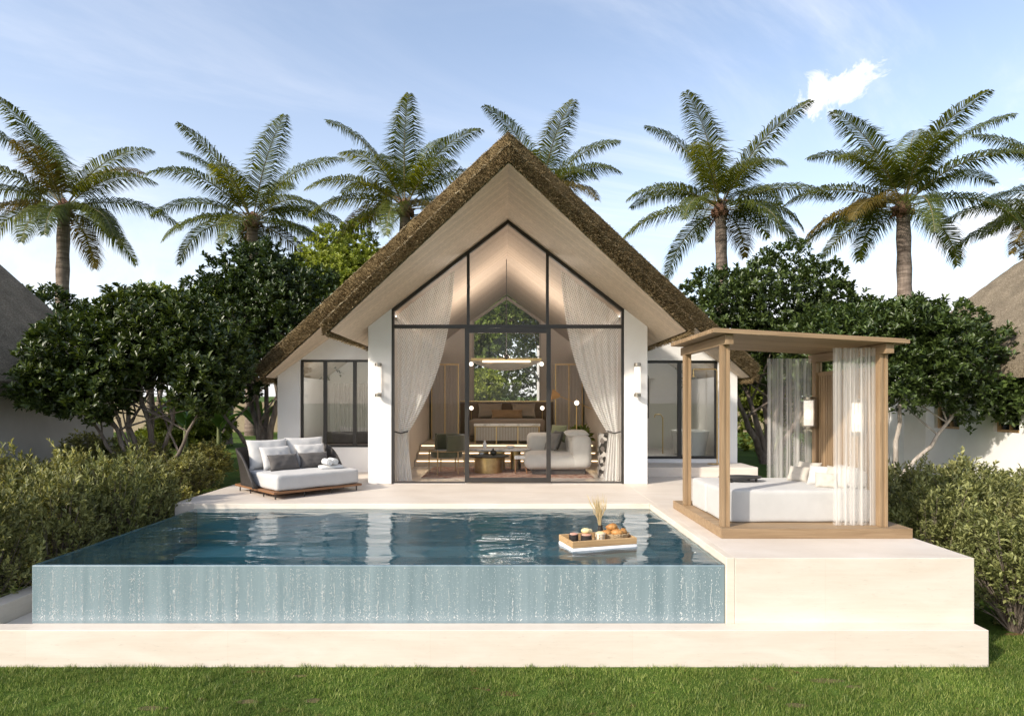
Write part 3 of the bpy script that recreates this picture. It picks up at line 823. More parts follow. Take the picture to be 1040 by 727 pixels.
# raised step before the glass door on the right
sb = MB().box(CX + HO + .01, 5.06, 12.45, YW - .002, .001, .2); sb.box(CX + HO + .01, 5.06, YW - .001, YW + .0, .001, .28)
sb = MB().box(CX + HO + .01, 5.06, 12.45, YW - .004, .001, .2).build('entrance_step', STONE, None, bevel=.006); props(sb, kind='structure')

# ------------------------------------------------------------------ lamps
def wall_lamp(loc, rotz, label, h=.62):
    """cylinder lamp on a wall that faces local -Y"""
    o = thing('wall_lamp', label, 'wall lamp', loc, rotz, 'cylinder wall lamps')
    r = .058
    MB().box(-.03, .03, -.045, 0, -h * .42, h * .42).build('back_plate', STEEL, o, bevel=.004)
    MB().lathe([(r, -h * .38), (r, h * .38)], (0, -.105, 0), 20).build('lamp_shade', FROST, o, smooth=40)
    for z0 in (-h / 2, h / 2 - h * .10):
        cpm = MB().lathe([(r * .6, 0), (r * 1.08, .006), (r * 1.08, h * .10 - .006), (r * .6, h * .10)], (0, -.105, z0), 20)
        cpm.box(-.016, .016, -.06, -.001, z0 + .015, z0 + .04)
        cpm.build('end_cap', STEEL, o, smooth=40)
    MB().lathe([(.004, -.06), (.026, -.045), (.03, 0), (.026, .045), (.004, .06)], (0, -.105, -.02), 12).build('bulb', LAMPCORE, o, smooth=60)
    return o
wall_lamp((CX - 2.36, YG - .061, 1.91), 0, 'cylinder wall lamp lit on the white pier left of the gable glass')
wall_lamp((CX + 2.36, YG - .061, 1.91), 0, 'cylinder wall lamp lit on the white pier right of the gable glass')

# ------------------------------------------------------------------ pavilion with day bed
pav = thing('garden_pavilion', 'slatted teak four post pavilion with day bed beside the pool', 'pavilion', (3.4, 7.8, 0))
ZP = .11
pm = MB(); 
npk = 16
for k in range(npk):
    y0 = 6.87 + (8.85 - 6.87) * k / npk; y1 = 6.87 + (8.85 - 6.87) * (k + 1) / npk - .006
    pm.box(2.40, 4.49, y0 + (.03 if k == 0 else 0), y1, ZP - .03, ZP)
pm.box(2.39, 4.50, 6.868, 6.897, .002, ZP + .001); pm.box(2.388, 2.40, 6.9, 8.85, .002, ZP + .001); pm.box(4.49, 4.502, 6.9, 8.85, .002, ZP + .001)
pm.box(2.41, 4.48, 6.9, 8.84, .002, ZP - .031)
pm.build('platform', OAK_X, pav, world=True, bevel=.003)
ZR0, ZR1 = 2.31, 2.19      # roof height at left and right ends
def zr(x): return ZR0 + (ZR1 - ZR0) * (x - 2.28) / (4.40 - 2.28)
XPL, XPR, YPF, YPB = 2.475, 4.245, 7.02, 8.47
for x in (XPL, XPR):
    for y in (YPF, YPB):
        m = MB(); zt = zr(x) - .155
        m.box(x - .045, x - .012, y - .05, y + .05, ZP + .001, zt); m.box(x + .012, x + .045, y - .05, y + .05, ZP + .001, zt)
        m.box(x - .0118, x + .0118, y - .04, y + .04, ZP + .001, zt)
        m.build('post', OAK_Z, pav, bevel=.003, world=True)
for x in (XPL, XPR):
    m = MB(); zt = zr(x) - .155
    m.box(x - .045, x + .045, 6.86, 8.62, zt + .001, zt + .11); m.build('beam', OAK_Y, pav, bevel=.004, world=True)
rm = MB(); ns = 24
for k in range(ns):
    y0 = 6.79 + (8.55 - 6.79) * k / ns; y1 = y0 + (8.55 - 6.79) / ns * .70; x0, x1 = 2.27, 4.42
    rm.hexa([(x0, y0, zr(x0) - .042), (x1, y0, zr(x1) - .042), (x1, y1, zr(x1) - .042), (x0, y1, zr(x0) - .042), (x0, y0, zr(x0)), (x1, y0, zr(x1)), (x1, y1, zr(x1)), (x0, y1, zr(x0))])
rm.hexa([(2.29, 6.82, zr(2.29) + .0005), (4.40, 6.82, zr(4.40) + .0005), (4.40, 8.52, zr(4.40) + .0005), (2.29, 8.52, zr(2.29) + .0005), (2.29, 6.82, zr(2.29) + .012), (4.40, 6.82, zr(4.40) + .012), (4.40, 8.52, zr(4.40) + .012), (2.29, 8.52, zr(2.29) + .012)])
rm.build('slatted_roof', OAK_X, pav, world=True, bevel=.002)
sm = MB(); ns = 22
for k in range(ns):
    y = YPF + .06 + (YPB - YPF - .12) * (k + .5) / ns
    sm.box(XPR - .012, XPR + .012, y - .021, y + .021, ZP + .05, 1.86)
sm.box(XPR - .016, XPR + .016, YPF + .051, YPB - .051, 1.861, 1.91); sm.box(XPR - .016, XPR + .016, YPF + .051, YPB - .051, ZP + .002, ZP + .049)
sm.box(XPR + .013, XPR + .02, YPF + .055, YPB - .055, ZP + .05, 1.86)
sm.build('slatted_screen', OAK_Z, pav, world=True)
wall_lamp((XPR - .046, 8.40, 1.36), -PI / 2, 'cylinder wall lamp lit on the rear corner post of the pavilion', .44)
wall_lamp((XPR - .013, 7.30, 1.33), -PI / 2, 'cylinder wall lamp lit behind the front sheer curtain of the pavilion', .44)
# sheer curtains
SHEER = sheer('white_voile', (.86, .84, .81), .36)
def drape(name, label, p0, p1, ztop, zbot, folds, amp, seed, gather=0, group=None):
    p0, p1 = Vector(p0), Vector(p1); d = p1 - p0; nrm = Vector((-d.y, d.x)).normalized()
    def fn(u, v):
        z = ztop + (zbot - ztop) * v
        uu = u + .012 * math.sin(u * 30 + seed) * v
        p = p0 + d * (uu * (1 - gather * v) + gather * v * .5)
        ph = folds * 2 * PI * u + 1.1 * math.sin(u * 9 + seed) + .5 * noise.noise(Vector((u * 8, v * 1.5, seed)))
        a = amp * (.55 + .45 * noise.noise(Vector((u * 6, v * .7, seed + 5))) + .35 * v)
        q = p + nrm * (a * math.sin(ph)) + d.normalized() * (a * .5 * math.cos(ph))
        return (q.x, q.y, z)
    o = grid_uv(name, fn, int(folds * 14), 26, SHEER, None)
    return props(o, label, 'curtain', group)
drape('sheer_curtain', 'white sheer curtain hanging to the floor at the front right of the pavilion', (3.72, 7.06), (4.19, 7.06), 2.12, ZP + .005, 10, .032, 1, 0, 'pavilion curtains')
drape('sheer_curtain', 'white sheer curtain hanging at the rear of the pavilion against the trees', (3.58, 8.50), (4.17, 8.50), 2.10, .35, 9, .032, 2, 0, 'pavilion curtains')
# mattresses
m1 = rbox(2.53, 4.27, 7.22, 7.84, ZP + .001, .49, .035, 14, .006, 1).build('day_bed_mattress', WHITEFAB, None, smooth=60); props(m1, 'white day bed mattress nearer the pavilion front', 'mattress', 'pavilion mattresses')
m2 = rbox(2.53, 4.27, 7.846, 8.43, ZP + .001, .488, .035, 14, .006, 4).build('day_bed_mattress', WHITEFAB, None, smooth=60); props(m2, 'white day bed mattress at the pavilion rear, behind the black tray', 'mattress', 'pavilion mattresses')
# bolster and pillows
bo = MB().lathe([(.012, 0), (.085, .002), (.115, .02), (.122, .06), (.122, .42), (.115, .46), (.085, .478), (.012, .48)], seg=22)
bo.v = [(4.13 + p[0], 7.26 + p[2], .612 + p[1]) for p in bo.v]; bo.f = [f[::-1] for f in bo.f]
props(bo.build('bolster', WHITEFAB, None, smooth=60), 'round white bolster at the head of the pavilion day bed', 'bolster')
PG = 'pillows on the pavilion bed'
put_pillow('pillow', 'small cream pillow on the pavilion bed, leftmost of the rear pair', 'pillow', PG, (.28, .22, .11), (3.80, 8.05, .575), (R(62), 0, R(-52)), CREAMFAB, 1)
put_pillow('pillow', 'cream pillow on the pavilion bed, rear pair, beside the corner post', 'pillow', PG, (.32, .26, .12), (3.98, 8.17, .60), (R(68), 0, R(-58)), CREAMFAB, 2)
put_pillow('pillow', 'large white pillow leaning behind the small one on the pavilion bed front', 'pillow', PG, (.32, .27, .12), (3.88, 7.64, .60), (R(66), 0, R(-50)), WHITEFAB, 3)
put_pillow('pillow', 'small cream square pillow, frontmost on the pavilion bed', 'pillow', PG, (.25, .20, .10), (3.84, 7.44, .57), (R(62), 0, R(-30)), CREAMFAB, 4)
put_pillow('pillow', 'cream pillow standing against the white bolster on the pavilion bed', 'pillow', PG, (.30, .27, .11), (3.98, 7.47, .605), (R(74), 0, R(-62)), CREAMFAB, 5)
tr = thing('bed_tray', 'low black serving tray with short legs on the pavilion bed', 'tray', (3.02, 8.0, .489), R(8))
MB().lathe([(.10, .045), (.27, .045), (.285, .058), (.28, .065), (.26, .058), (.1, .057)], (0, 0, 0), 28, 1.0, .62).build('tray_top', DARKCLAY, tr, smooth=50)
for sx_ in (-1, 1):
    for sy_ in (-1, 1): MB().box(sx_ * .17 - .012, sx_ * .17 + .012, sy_ * .09 - .012, sy_ * .09 + .012, 0, .048).build('leg', DARKCLAY, tr)

# ------------------------------------------------------------------ outdoor day bed on the left
AB = R(45)
db = thing('outdoor_daybed', 'square daybed with black wicker back and teak base by the pool', 'daybed', (-3.54, 9.53, 0), AB)
W_, D_ = 1.55, 1.5
MB().box(0, W_, 0, D_, .085, .12).build('base', DARKWOOD, db, bevel=.006)
for i in range(4):
    for j in (0.08, D_ - .08):
        x = .06 + (W_ - .12) * i / 3
        MB().tube([(x, j, 0), (x, j, .085)], .011, 8).build('leg', BLACK, db)
for j in (.5, 1.0):
    for x in (.06, W_ - .06): MB().tube([(x, j, 0), (x, j, .085)], .011, 8).build('leg', BLACK, db)
rbox(.06, W_ - .03, .03, D_ - .12, .121, .37, .05, 14, .01, 3).build('mattress', WHITEFAB, db, smooth=60)
# wicker shell: u along a U-shaped path
def shell():
    pts = []
    x0, x1, y1 = .02, W_ - .02, D_ - .03; r = .28
    yst = .62
    for t in np.linspace(0, 1, 10)[:-1]: pts.append((x0, yst + (y1 - r - yst) * t))
    for a in np.linspace(PI, PI / 2, 9): pts.append((x0 + r + r * math.cos(a), y1 - r + r * math.sin(a)))
    for t in np.linspace(0, 1, 12)[1:-1]: pts.append((x0 + r + (x1 - x0 - 2 * r) * t, y1))
    for a in np.linspace(PI / 2, 0, 9): pts.append((x1 - r + r * math.cos(a), y1 - r + r * math.sin(a)))
    for t in np.linspace(0, 1, 10)[1:]: pts.append((x1, y1 - r + (yst - y1 + r) * t))
    n = len(pts); m = MB(); nz = 8
    for i, (x, y) in enumerate(pts):
        e = min(i, n - 1 - i) / 12.0
        H = .13 + .60 * (1 - max(0, 1 - e) ** 2.2) * (1 if e >= 1 else 1) 
        cxm, cym = (x0 + x1) / 2, .8
        ox, oy = x - cxm, y - cym; l = math.hypot(ox, oy) or 1
        for k in range(nz + 1):
            z = .121 + (H - .12) * k / nz; fl = .09 * (k / nz) ** 1.5
            m.v.append((x + ox / l * fl, y + oy / l * fl, z))
    for i in range(n - 1):
        for k in range(nz): a = i * (nz + 1) + k; m.f.append((a, a + 1, a + nz + 2, a + nz + 1))
    o = m.build('wicker_back', WICKER_D, db, smooth=60)
    md = o.modifiers.new('thickness', 'SOLIDIFY'); md.thickness = .04; md.offset = 0
shell()
def dloc(x, y, z): return tuple(MW[db] @ Vector((x, y, z)))
DG = 'cushions on the outdoor daybed'
put_pillow('cushion', 'large pale grey back cushion at the left of the wicker daybed', 'cushion', DG, (.72, .52, .2), dloc(.44, 1.17, .62), (R(72), 0, AB), GREYFAB, 11)
put_pillow('cushion', 'large pale grey back cushion at the right of the wicker daybed', 'cushion', DG, (.72, .52, .2), dloc(1.13, 1.19, .63), (R(72), 0, AB + R(-3)), GREYFAB, 12)
put_pillow('cushion', 'medium pale grey cushion behind the left charcoal pillow on the daybed', 'cushion', DG, (.56, .42, .17), dloc(.50, .98, .56), (R(66), 0, AB + R(4)), GREYFAB, 13)
put_pillow('cushion', 'medium pale grey cushion behind the right charcoal pillow on the daybed', 'cushion', DG, (.56, .42, .17), dloc(1.14, 1.0, .57), (R(66), 0, AB + R(-2)), GREYFAB, 14)
put_pillow('cushion', 'charcoal oblong pillow at the left front of the daybed cushions', 'cushion', DG, (.54, .30, .15), dloc(.54, .80, .495), (R(62), 0, AB + R(3)), CHARFAB, 15)
put_pillow('cushion', 'charcoal oblong pillow at the right of the daybed, beside the towels', 'cushion', DG, (.54, .30, .15), dloc(1.10, .82, .495), (R(62), 0, AB + R(-3)), CHARFAB, 16)
# towels
ft = rbox(-.19, .19, -.13, .13, 0, .05, .02, 8, .004, 2); ft.v = [tuple(Matrix.Rotation(AB - R(18), 3, 'Z') @ Vector(p)) for p in ft.v]
o = ft.build('folded_towel', TOWEL, None, smooth=60); o.location = dloc(1.22, .46, .372); props(o, 'flat folded white towel under the rolled towels on the daybed', 'towel', 'towels on the daybed')
def towel_roll(loc, rz, label, r=.06, ln=.27):
    m = MB(); 
    prof = []
    nspi = 40; nl = 6
    for k in range(nl + 1):
        for i in range(nspi + 1):
            a = i / nspi * 2 * PI * 2.6; rr = r * (.35 + .65 * i / nspi)
            x = -ln / 2 + ln * k / nl
            m.v.append((x + .004 * math.sin(a * 2), rr * math.cos(a), rr * math.sin(a)))
    for k in range(nl):
        for i in range(nspi): q = k * (nspi + 1) + i; m.f.append((q, q + 1, q + nspi + 2, q + nspi + 1))
    # end discs a touch inside
    for x in (-ln / 2 + .006, ln / 2 - .006):
        b = len(m.v); m.v.append((x, 0, 0)); 
        for i in range(16): m.v.append((x, r * .9 * math.cos(2 * PI * i / 16), r * .9 * math.sin(2 * PI * i / 16)))
        for i in range(16): m.f.append((b, b + 1 + i, b + 1 + (i + 1) % 16))
    M = Matrix.Rotation(rz, 3, 'Z'); m.v = [tuple(M @ Vector(p)) for p in m.v]
    o = m.build('rolled_towel', TOWEL, None, smooth=60); o.location = loc
    md = o.modifiers.new('terry', 'SOLIDIFY'); md.thickness = .012
    return props(o, label, 'towel', 'towels on the daybed')
towel_roll(dloc(1.13, .42, .485), AB - R(100), 'rolled white towel nearer the charcoal pillow on the daybed')
towel_roll(dloc(1.27, .48, .485), AB - R(100), 'rolled white towel nearer the daybed right end')

# ------------------------------------------------------------------ floating breakfast tray
TA = R(16.5); TL = (1.02, 6.87, ZW)
ft = thing('floating_tray', 'wooden breakfast tray floating on a white foam block in the pool', 'tray', TL, TA)
rbox(-.385, .385, -.20, .20, -.06, .032, .016, 8, .001).build('float_block', FOAMWHITE, ft, smooth=60)
tm = MB(); zt = .033
tm.box(-.38, .38, -.195, .195, zt, zt + .015)
for y0, y1 in ((-.195, -.18), (.18, .195)): tm.box(-.38, .38, y0, y1, zt + .0155, zt + .07)
for x0, x1 in ((-.38, -.365), (.365, .38)): tm.box(x0, x1, -.1795, .1795, zt + .0155, zt + .07)
tm.build('tray', PALEWOOD, ft, bevel=.004)
def tloc(x, y, z=0): return tuple(MW[ft] @ Vector((x, y, zt + .0155 + z)))
def bowl(x, y, label, r=.055, h=.085):
    o = thing('bowl', label, 'bowl', tloc(x, y), 0, 'dark bowls on the floating tray')
    MB().lathe([(r * .8, 0), (r * .98, .01), (r, .03), (r, h), (r * .9, h), (r * .88, h - .012), (.002, h - .014)], seg=22).build('vessel', DARKCLAY, o, smooth=40)
    MB().lathe([(r * .87, h - .013), (r * .84, h + .006), (r * .5, h + .013), (.002, h + .015)], seg=20).build('filling', PINKCREAM, o, smooth=60)
    return o
bowl(-.275, .02, 'small black bowl of pink mousse at the left end of the floating tray', .052)
bowl(-.155, -.05, 'larger black bowl of pink mousse topped with fruit on the floating tray', .062)
m = MB().ball((0, 0, 0), .045, 14, 8, 1.2, .8, .7); m.ball((.045, .02, -.005), .03, 12, 8, 1, 1, .8)
o = m.build('fruit_piece', FRUIT, None, smooth=70); o.location = tloc(-.16, -.045, .128); props(o, 'pale cut fruit sitting on the larger black bowl', 'fruit')
pot = thing('cup', 'cream glass cup in a dark wire grid on the floating tray', 'cup', tloc(.005, -.06), 0)
MB().lathe([(.048, .002), (.056, .012), (.058, .095), (.052, .098), (.05, .03), (.002, .025)], seg=22).build('vessel', mat('cream_glass', (.62, .56, .46), (.7, .64, .54), .25), pot, smooth=40)
wm = MB()
for z in (.03, .062, .092):
    wm.tube([(.0605 * math.cos(a), .0605 * math.sin(a), z) for a in np.linspace(0, 2 * PI, 25)], .0025, 5)
for k in range(10):
    a = 2 * PI * k / 10; wm.tube([(.0605 * math.cos(a), .0605 * math.sin(a), .002), (.0605 * math.cos(a), .0605 * math.sin(a), .095)], .0025, 5)
wm.build('wire_grid', BRASS, pot)
MB().lathe([(.049, .07), (.05, .1), (.03, .112), (.002, .115)], seg=18).build('filling', FRUIT, pot, smooth=60)
# vase with dried grass
vs = MB().lathe([(.02, 0), (.03, .004), (.032, .10), (.024, .13), (.027, .15), (.021, .15), (.018, .12), (.002, .02)], seg=20).build('vase', DARKCLAY, None, smooth=40)
vs.location = tloc(.08, .10); props(vs, 'slim black vase at the back edge of the floating tray', 'vase')
dg = MB()
for k in range(46):
    a = random.uniform(0, 2 * PI); sp_ = random.uniform(0, 1) ** .7 * .13; h = random.uniform(.22, .40)
    lean = -.03
    base = Vector((random.uniform(-.008, .008), random.uniform(-.008, .008), .02))
    tip = Vector((math.cos(a) * sp_ + lean, math.sin(a) * sp_, .1 + h))
    mid = base.lerp(tip, .5) + Vector((0, 0, .04)) - Vector((math.cos(a), math.sin(a), 0)) * sp_ * .22
    dg.tube([base, mid, base.lerp(tip, .8) + Vector((0, 0, .01)), tip], [.0012, .0016, .0045, .0006], 4)
o = dg.build('dried_grass', DRYGRASS, None); o.location = tloc(.08, .10); props(o, 'spray of dried golden grass in the slim black vase', 'dried grass')
# bread basket
bk_ = thing('bread_basket', 'oval woven basket holding pastries on the floating tray', 'basket', tloc(.20, -.01), R(4))
WICK = mat('pale_wicker', (.36, .25, .13), (.55, .42, .26), .8, scale=60, bump=.8, bscale=80)
bm_ = MB()
for q, z in enumerate(np.linspace(.006, .075, 8)):
    s_ = .78 + .22 * (z / .075)
    bm_.tube([(.165 * s_ * math.cos(a), .105 * s_ * math.sin(a), z + .003 * math.sin(a * 14 + q * PI)) for a in np.linspace(0, 2 * PI, 49)], .0055, 6)
for k in range(28):
    a = 2 * PI * k / 28; bm_.tube([(.13 * math.cos(a), .083 * math.sin(a), .002), (.17 * math.cos(a), .109 * math.sin(a), .08)], .004, 5)
bm_.lathe([(.002, .004), (.125, .004), (.125, .009), (.002, .009)], (0, 0, 0), 24, 1, .63)
bm_.build('woven_body', WICK, bk_, smooth=60)
def croissant(loc, rz, tilt, label, sc_=1.0):
    m = MB(); n = 17; path = []; rad = []
    for i in range(n):
        t_ = i / (n - 1); a = (t_ - .5) * 2.6
        path.append(Vector((math.sin(a) * .062, .062 * (1 - math.cos(a)), 0)) * sc_)
        seg = 1 + .16 * abs(math.sin(t_ * PI * 5))
        rad.append(max(.003, .034 * math.sin(PI * t_) ** .75 * seg * sc_))
    m.tube(path, rad, 10)
    M = Matrix.Rotation(rz, 3, 'Z') @ Matrix.Rotation(tilt, 3, 'X'); m.v = [tuple(M @ Vector(p)) for p in m.v]
    o = m.build('croissant', CRUST, None, smooth=60); o.location = loc
    return props(o, label, 'croissant', 'croissants in the basket')
croissant(tloc(.10, -.03, .085), R(15), R(10), 'golden croissant at the left end of the bread basket')
croissant(tloc(.20, -.07, .09), R(-10), R(-12), 'golden croissant at the front middle of the bread basket', 1.1)
croissant(tloc(.30, -.03, .088), R(70), R(12), 'golden croissant at the right end of the bread basket', 1.05)
croissant(tloc(.21, .035, .10), R(160), R(15), 'golden croissant at the back of the bread basket', 1.1)
croissant(tloc(.18, -.01, .145), R(25), R(-6), 'golden croissant on top of the others in the bread basket', 1.05)

# ------------------------------------------------------------------ outdoor shower
sh = thing('outdoor_shower', 'slim brass outdoor shower on the step beside the glass door', 'shower', (4.47, 13.12, .2))
MB().lathe([(.15, 0), (.15, .012), (.14, .016)], (-.05, 0, 0), 24).build('base_plate', BRASS, sh, smooth=40)
MB().tube([(0, 0, .015), (0, 0, 1.0), (0, 0, 1.95), (-.012, 0, 1.985), (-.04, 0, 1.998), (-.5, 0, 1.998)], .013, 10).build('riser', BRASS, sh, smooth=60)
MB().lathe([(.012, 0), (.014, -.07), (.02, -.14), (.06, -.15), (.06, -.16), (.01, -.16)], (-.5, 0, 1.995), 18).build('shower_head', BRASS, sh, smooth=40)
MB().tube([(0, -.012, .95), (0, -.05, .95)], .014, 10).build('valve', BRASS, sh, smooth=40)

# ------------------------------------------------------------------ hall interior
NET = sheer('knotted_net_curtain', (.95, .94, .92), .7, net=True)
def swag(s, label):
    """tied back curtain of the gable glazing, s = side"""
    zt0 = lambda x: zf(x) - .13
    y = YG + .22
    tiez = .93
    def fn(u, v):
        # u: 0 outer edge .. 1 inner edge; v: 0 top .. 1 tie
        xo = HI - .05; xi_top = 1.0
        xt = xo + (xi_top - xo) * u
        z0 = zt0(xt)
        xtie = xo - .02 - .20 * u
        z = z0 + (tiez + .02 * u - z0) * v
        e = v ** 1.9 if u > 0 else v
        k = (1 - (1 - v) ** 1.15) * .22 + .78 * v ** 2.6
        x = xt + (xtie - xt) * k
        f = math.sin(u * 46 + .6 * math.sin(v * 5)) * .022 * (1 - .5 * v) + .02 * math.sin(u * 19 + v * 3)
        return (CX + s * x, y + f + .04 * v, z)
    o = thing('tied_curtain', label, 'curtain', (CX + s * HI, y, 0), 0, 'tied back net curtains')
    grid_uv('drape', fn, 110, 50, NET, o, world=True)
    def tail(u, v):
        z = tiez + (0.02 - tiez) * v
        x = HI - .05 - (.19 + .10 * v) * u
        f = math.sin(u * 30) * .025
        return (CX + s * x, y + .04 + f, z)
    grid_uv('tail', tail, 40, 12, NET, o, world=True)
    t_ = MB(); t_.tube([(CX + s * (HI - .02), y - .02, tiez + .02), (CX + s * (HI - .13), y - .035, tiez - .01), (CX + s * (HI - .25), y + .0, tiez + .02), (CX + s * (HI - .25), y + .09, tiez + .03), (CX + s * (HI - .1), y + .1, tiez + .02)], .014, 8)
    t_.build('tie_back', CHARFAB, o, smooth=60, world=True)
swag(-1, 'white net curtain tied back at the left of the gable glass')
swag(1, 'white net curtain tied back at the right of the gable glass')

def rugmat():
    t = NT('woven_red_rug'); v = t.coord((1, 1, 1)); 
    vr = t.n('ShaderNodeTexVoronoi'); vr.inputs['Scale'].default_value = 9; t.l(v, vr.inputs['Vector'])
    c = t.ramp(vr.outputs['Distance'], [(.1, (.16, .05, .04)), (.35, (.30, .15, .11)), (.6, (.42, .33, .27))])
    c = t.mixc(t.ramp(t.noise(v, 22, 4, .7), [(.4, 0.0), (.6, 1.0)]), c, (.36, .22, .17))
    return t.done(t.pr(c, .95, 0, .1, t.bump(t.noise(v, 120, 2), .5, .01)).outputs[0])
rg = MB().box(-1.65, 1.75, 12.25, 14.25, .013, .026).build('rug', rugmat(), None); props(rg, 'faded red patterned rug under the coffee tables', 'rug')
# armchair
ac = thing('armchair', 'olive barrel armchair with slim wooden legs behind the left glass', 'armchair', (-1.22, 13.0, .026), R(-65))
def arcwall(r0, r1, a0, a1, z0, z1, n=24):
    m = MB()
    ang = np.linspace(a0, a1, n)
    for a in ang:
        for r_, z in ((r0, z0), (r1, z0), (r1, z1), (r0, z1)): m.v.append((r_ * math.cos(a), r_ * math.sin(a), z))
    for i in range(n - 1):
        for k in range(4): m.f.append((i * 4 + k, (i + 1) * 4 + k, (i + 1) * 4 + (k + 1) % 4, i * 4 + (k + 1) % 4))
    m.f += [(3, 2, 1, 0), tuple((n - 1) * 4 + k for k in range(4))]
    return m
arcwall(.33, .39, R(-20), R(200), .47, .80).build('backrest', OLIVEFAB, ac, smooth=50, bevel=.015)
MB().lathe([(.01, .33), (.31, .33), (.335, .35), (.335, .44), (.31, .47), (.01, .475)], seg=28).build('seat', OLIVEFAB, ac, smooth=50)
for a in (20, 75, 130, 180, 250, 310):
    MB().tube([(.36 * math.cos(R(a)), .36 * math.sin(R(a)), .5), (.37 * math.cos(R(a)), .37 * math.sin(R(a)), 0)], [.016, .012], 8).build('leg', PALEWOOD, ac)
MB().tube([(.36 * math.cos(a), .36 * math.sin(a), .47) for a in np.linspace(0, 2 * PI, 33)], .013, 6).build('seat_rail', PALEWOOD, ac)
# coffee tables
ct = thing('coffee_table', 'oval marble coffee table with fluted gold legs', 'coffee table', (-.12, 13.7, .026), 0, 'coffee tables')
MB().lathe([(.01, .42), (.68, .42), (.70, .435), (.70, .45), (.68, .46), (.01, .46)], (0, 0, 0), 40, 1, .55).build('table_top', MARBLE, ct, smooth=40)
for a, b in ((-.35, 0), (.0, -.1), (.35, .02)):
    MB().lathe([(.11, 0), (.10, .42)], (a, b, 0), 18, 1.1, .7).build('leg', GOLDBASE, ct, smooth=40)
c2 = thing('coffee_table', 'low round dark topped coffee table on a gold drum beside the sofa', 'coffee table', (-.35, 13.15, .026), 0, 'coffee tables')
MB().lathe([(.01, .33), (.42, .33), (.43, .345), (.42, .36), (.01, .36)], seg=36).build('table_top', DARKCLAY, c2, smooth=40)
MB().lathe([(.30, 0), (.30, .33)], seg=30).build('drum', GOLDBASE, c2, smooth=40)
def small(name, prof, loc, m_, label, cat):
    o = MB().lathe(prof, seg=16).build(name, m_, None, smooth=50); o.location = loc; return props(o, label, cat)
small('teapot', [(.02, 0), (.06, .02), (.07, .06), (.05, .10), (.02, .115), (.012, .14), (.002, .145)], (-.25, 13.1, .387), DARKCLAY, 'small dark teapot on the low round coffee table', 'teapot')
small('tea_bowl', [(.02, 0), (.035, .01), (.055, .05), (.05, .05), (.03, .015), (.002, .012)], (-.5, 13.15, .387), CERAMIC, 'white tea bowl on the low round coffee table', 'bowl')
small('bowl', [(.03, 0), (.06, .01), (.10, .06), (.095, .06), (.055, .02), (.002, .015)], (.12, 13.65, .487), CERAMIC, 'shallow white bowl on the oval marble coffee table', 'bowl')
small('vase', [(.03, 0), (.05, .04), (.045, .1), (.02, .14), (.025, .17), (.015, .17), (.002, .05)], (-.45, 13.75, .487), CERAMIC, 'small pale vase on the oval marble coffee table', 'vase')
# sofa
sf = thing('sofa', 'curved ivory sofa with chaise behind the right glass', 'sofa', (1.05, 13.4, .026))
rbox(-.66, .68, -.78, .45, .10, .42, .14, 12, .006, 2).build('seat', SOFAFAB, sf, smooth=60)
rbox(.30, .72, -.80, 1.1, .12, .80, .13, 12, .006, 5).build('backrest', SOFAFAB, sf, smooth=60)
rbox(-.55, .36, .46, 1.1, .12, .78, .12, 12, .006, 6).build('corner_seat', SOFAFAB, sf, smooth=60)
MB().box(-.5, .6, -.65, .95, 0, .12).build('plinth', CHARFAB, sf, bevel=.02)
SG = 'cushions on the ivory sofa'
put_pillow('cushion', 'dark grey cushion leaning on the ivory sofa', 'cushion', SG, (.45, .42, .15), (1.12, 13.62, .68), (R(70), 0, R(-70)), CHARFAB, 21)
put_pillow('cushion', 'grey patterned cushion on the ivory sofa nearest the chaise', 'cushion', SG, (.42, .40, .14), (1.02, 13.35, .66), (R(66), 0, R(-60)), fabric('grey_weave', (.18, .17, .16)), 22)
put_pillow('cushion', 'sage green cushion at the back of the ivory sofa', 'cushion', SG, (.42, .40, .14), (1.20, 14.0, .80), (R(75), 0, R(-40)), SAGEFAB, 23)
put_pillow('cushion', 'ivory cushion on top of the ivory sofa', 'cushion', SG, (.5, .3, .14), (1.48, 12.95, .855), (R(8), 0, R(5)), SOFAFAB, 24)
sst = thing('side_stool', 'small white side stool with dark legs beside the sofa chaise', 'stool', (.33, 13.0, .026))
MB().box(-.14, .14, -.14, .14, .30, .36).build('seat', CERAMIC, sst, bevel=.01)
for a in (-.1, .1):
    for b in (-.1, .1): MB().tube([(a, b, .30), (a * 1.2, b * 1.2, 0)], .014, 8).build('leg', DARKWOOD, sst)
# bed on the platform
ZPl = .462
bd = thing('bed', 'double bed with taupe cover and upholstered headboard under the rear window', 'bed', (CX, 17.2, ZPl))
MB().box(-1.0, 1.0, -.95, .95, .05, .28).build('base', BROWNFAB, bd, bevel=.02)
rbox(-.96, .96, -.98, .92, .28, .56, .07, 12, .006, 3).build('mattress', TAUPE, bd, smooth=60)
rbox(-.99, .99, -1.02, .25, .16, .585, .06, 12, .01, 6).build('bed_cover', fabric('taupe_cover', (.24, .19, .15)), bd, smooth=60)
MB().box(-1.45, 1.45, .96, 1.10, 0, 1.05).build('headboard', BROWNFAB, bd, bevel=.03)
MB().box(-1.47, 1.47, .955, 1.105, 1.0505, 1.08).build('headboard_rail', BRASS, bd)
BG = 'pillows on the double bed'
for i, (x, lab) in enumerate(((-.48, 'taupe sleeping pillow at the left of the double bed'), (.48, 'taupe sleeping pillow at the right of the double bed'))):
    put_pillow('pillow', lab, 'pillow', BG, (.70, .44, .18), (CX + x, 17.98, ZPl + .80), (R(70), 0, 0), TAUPE, 31 + i)
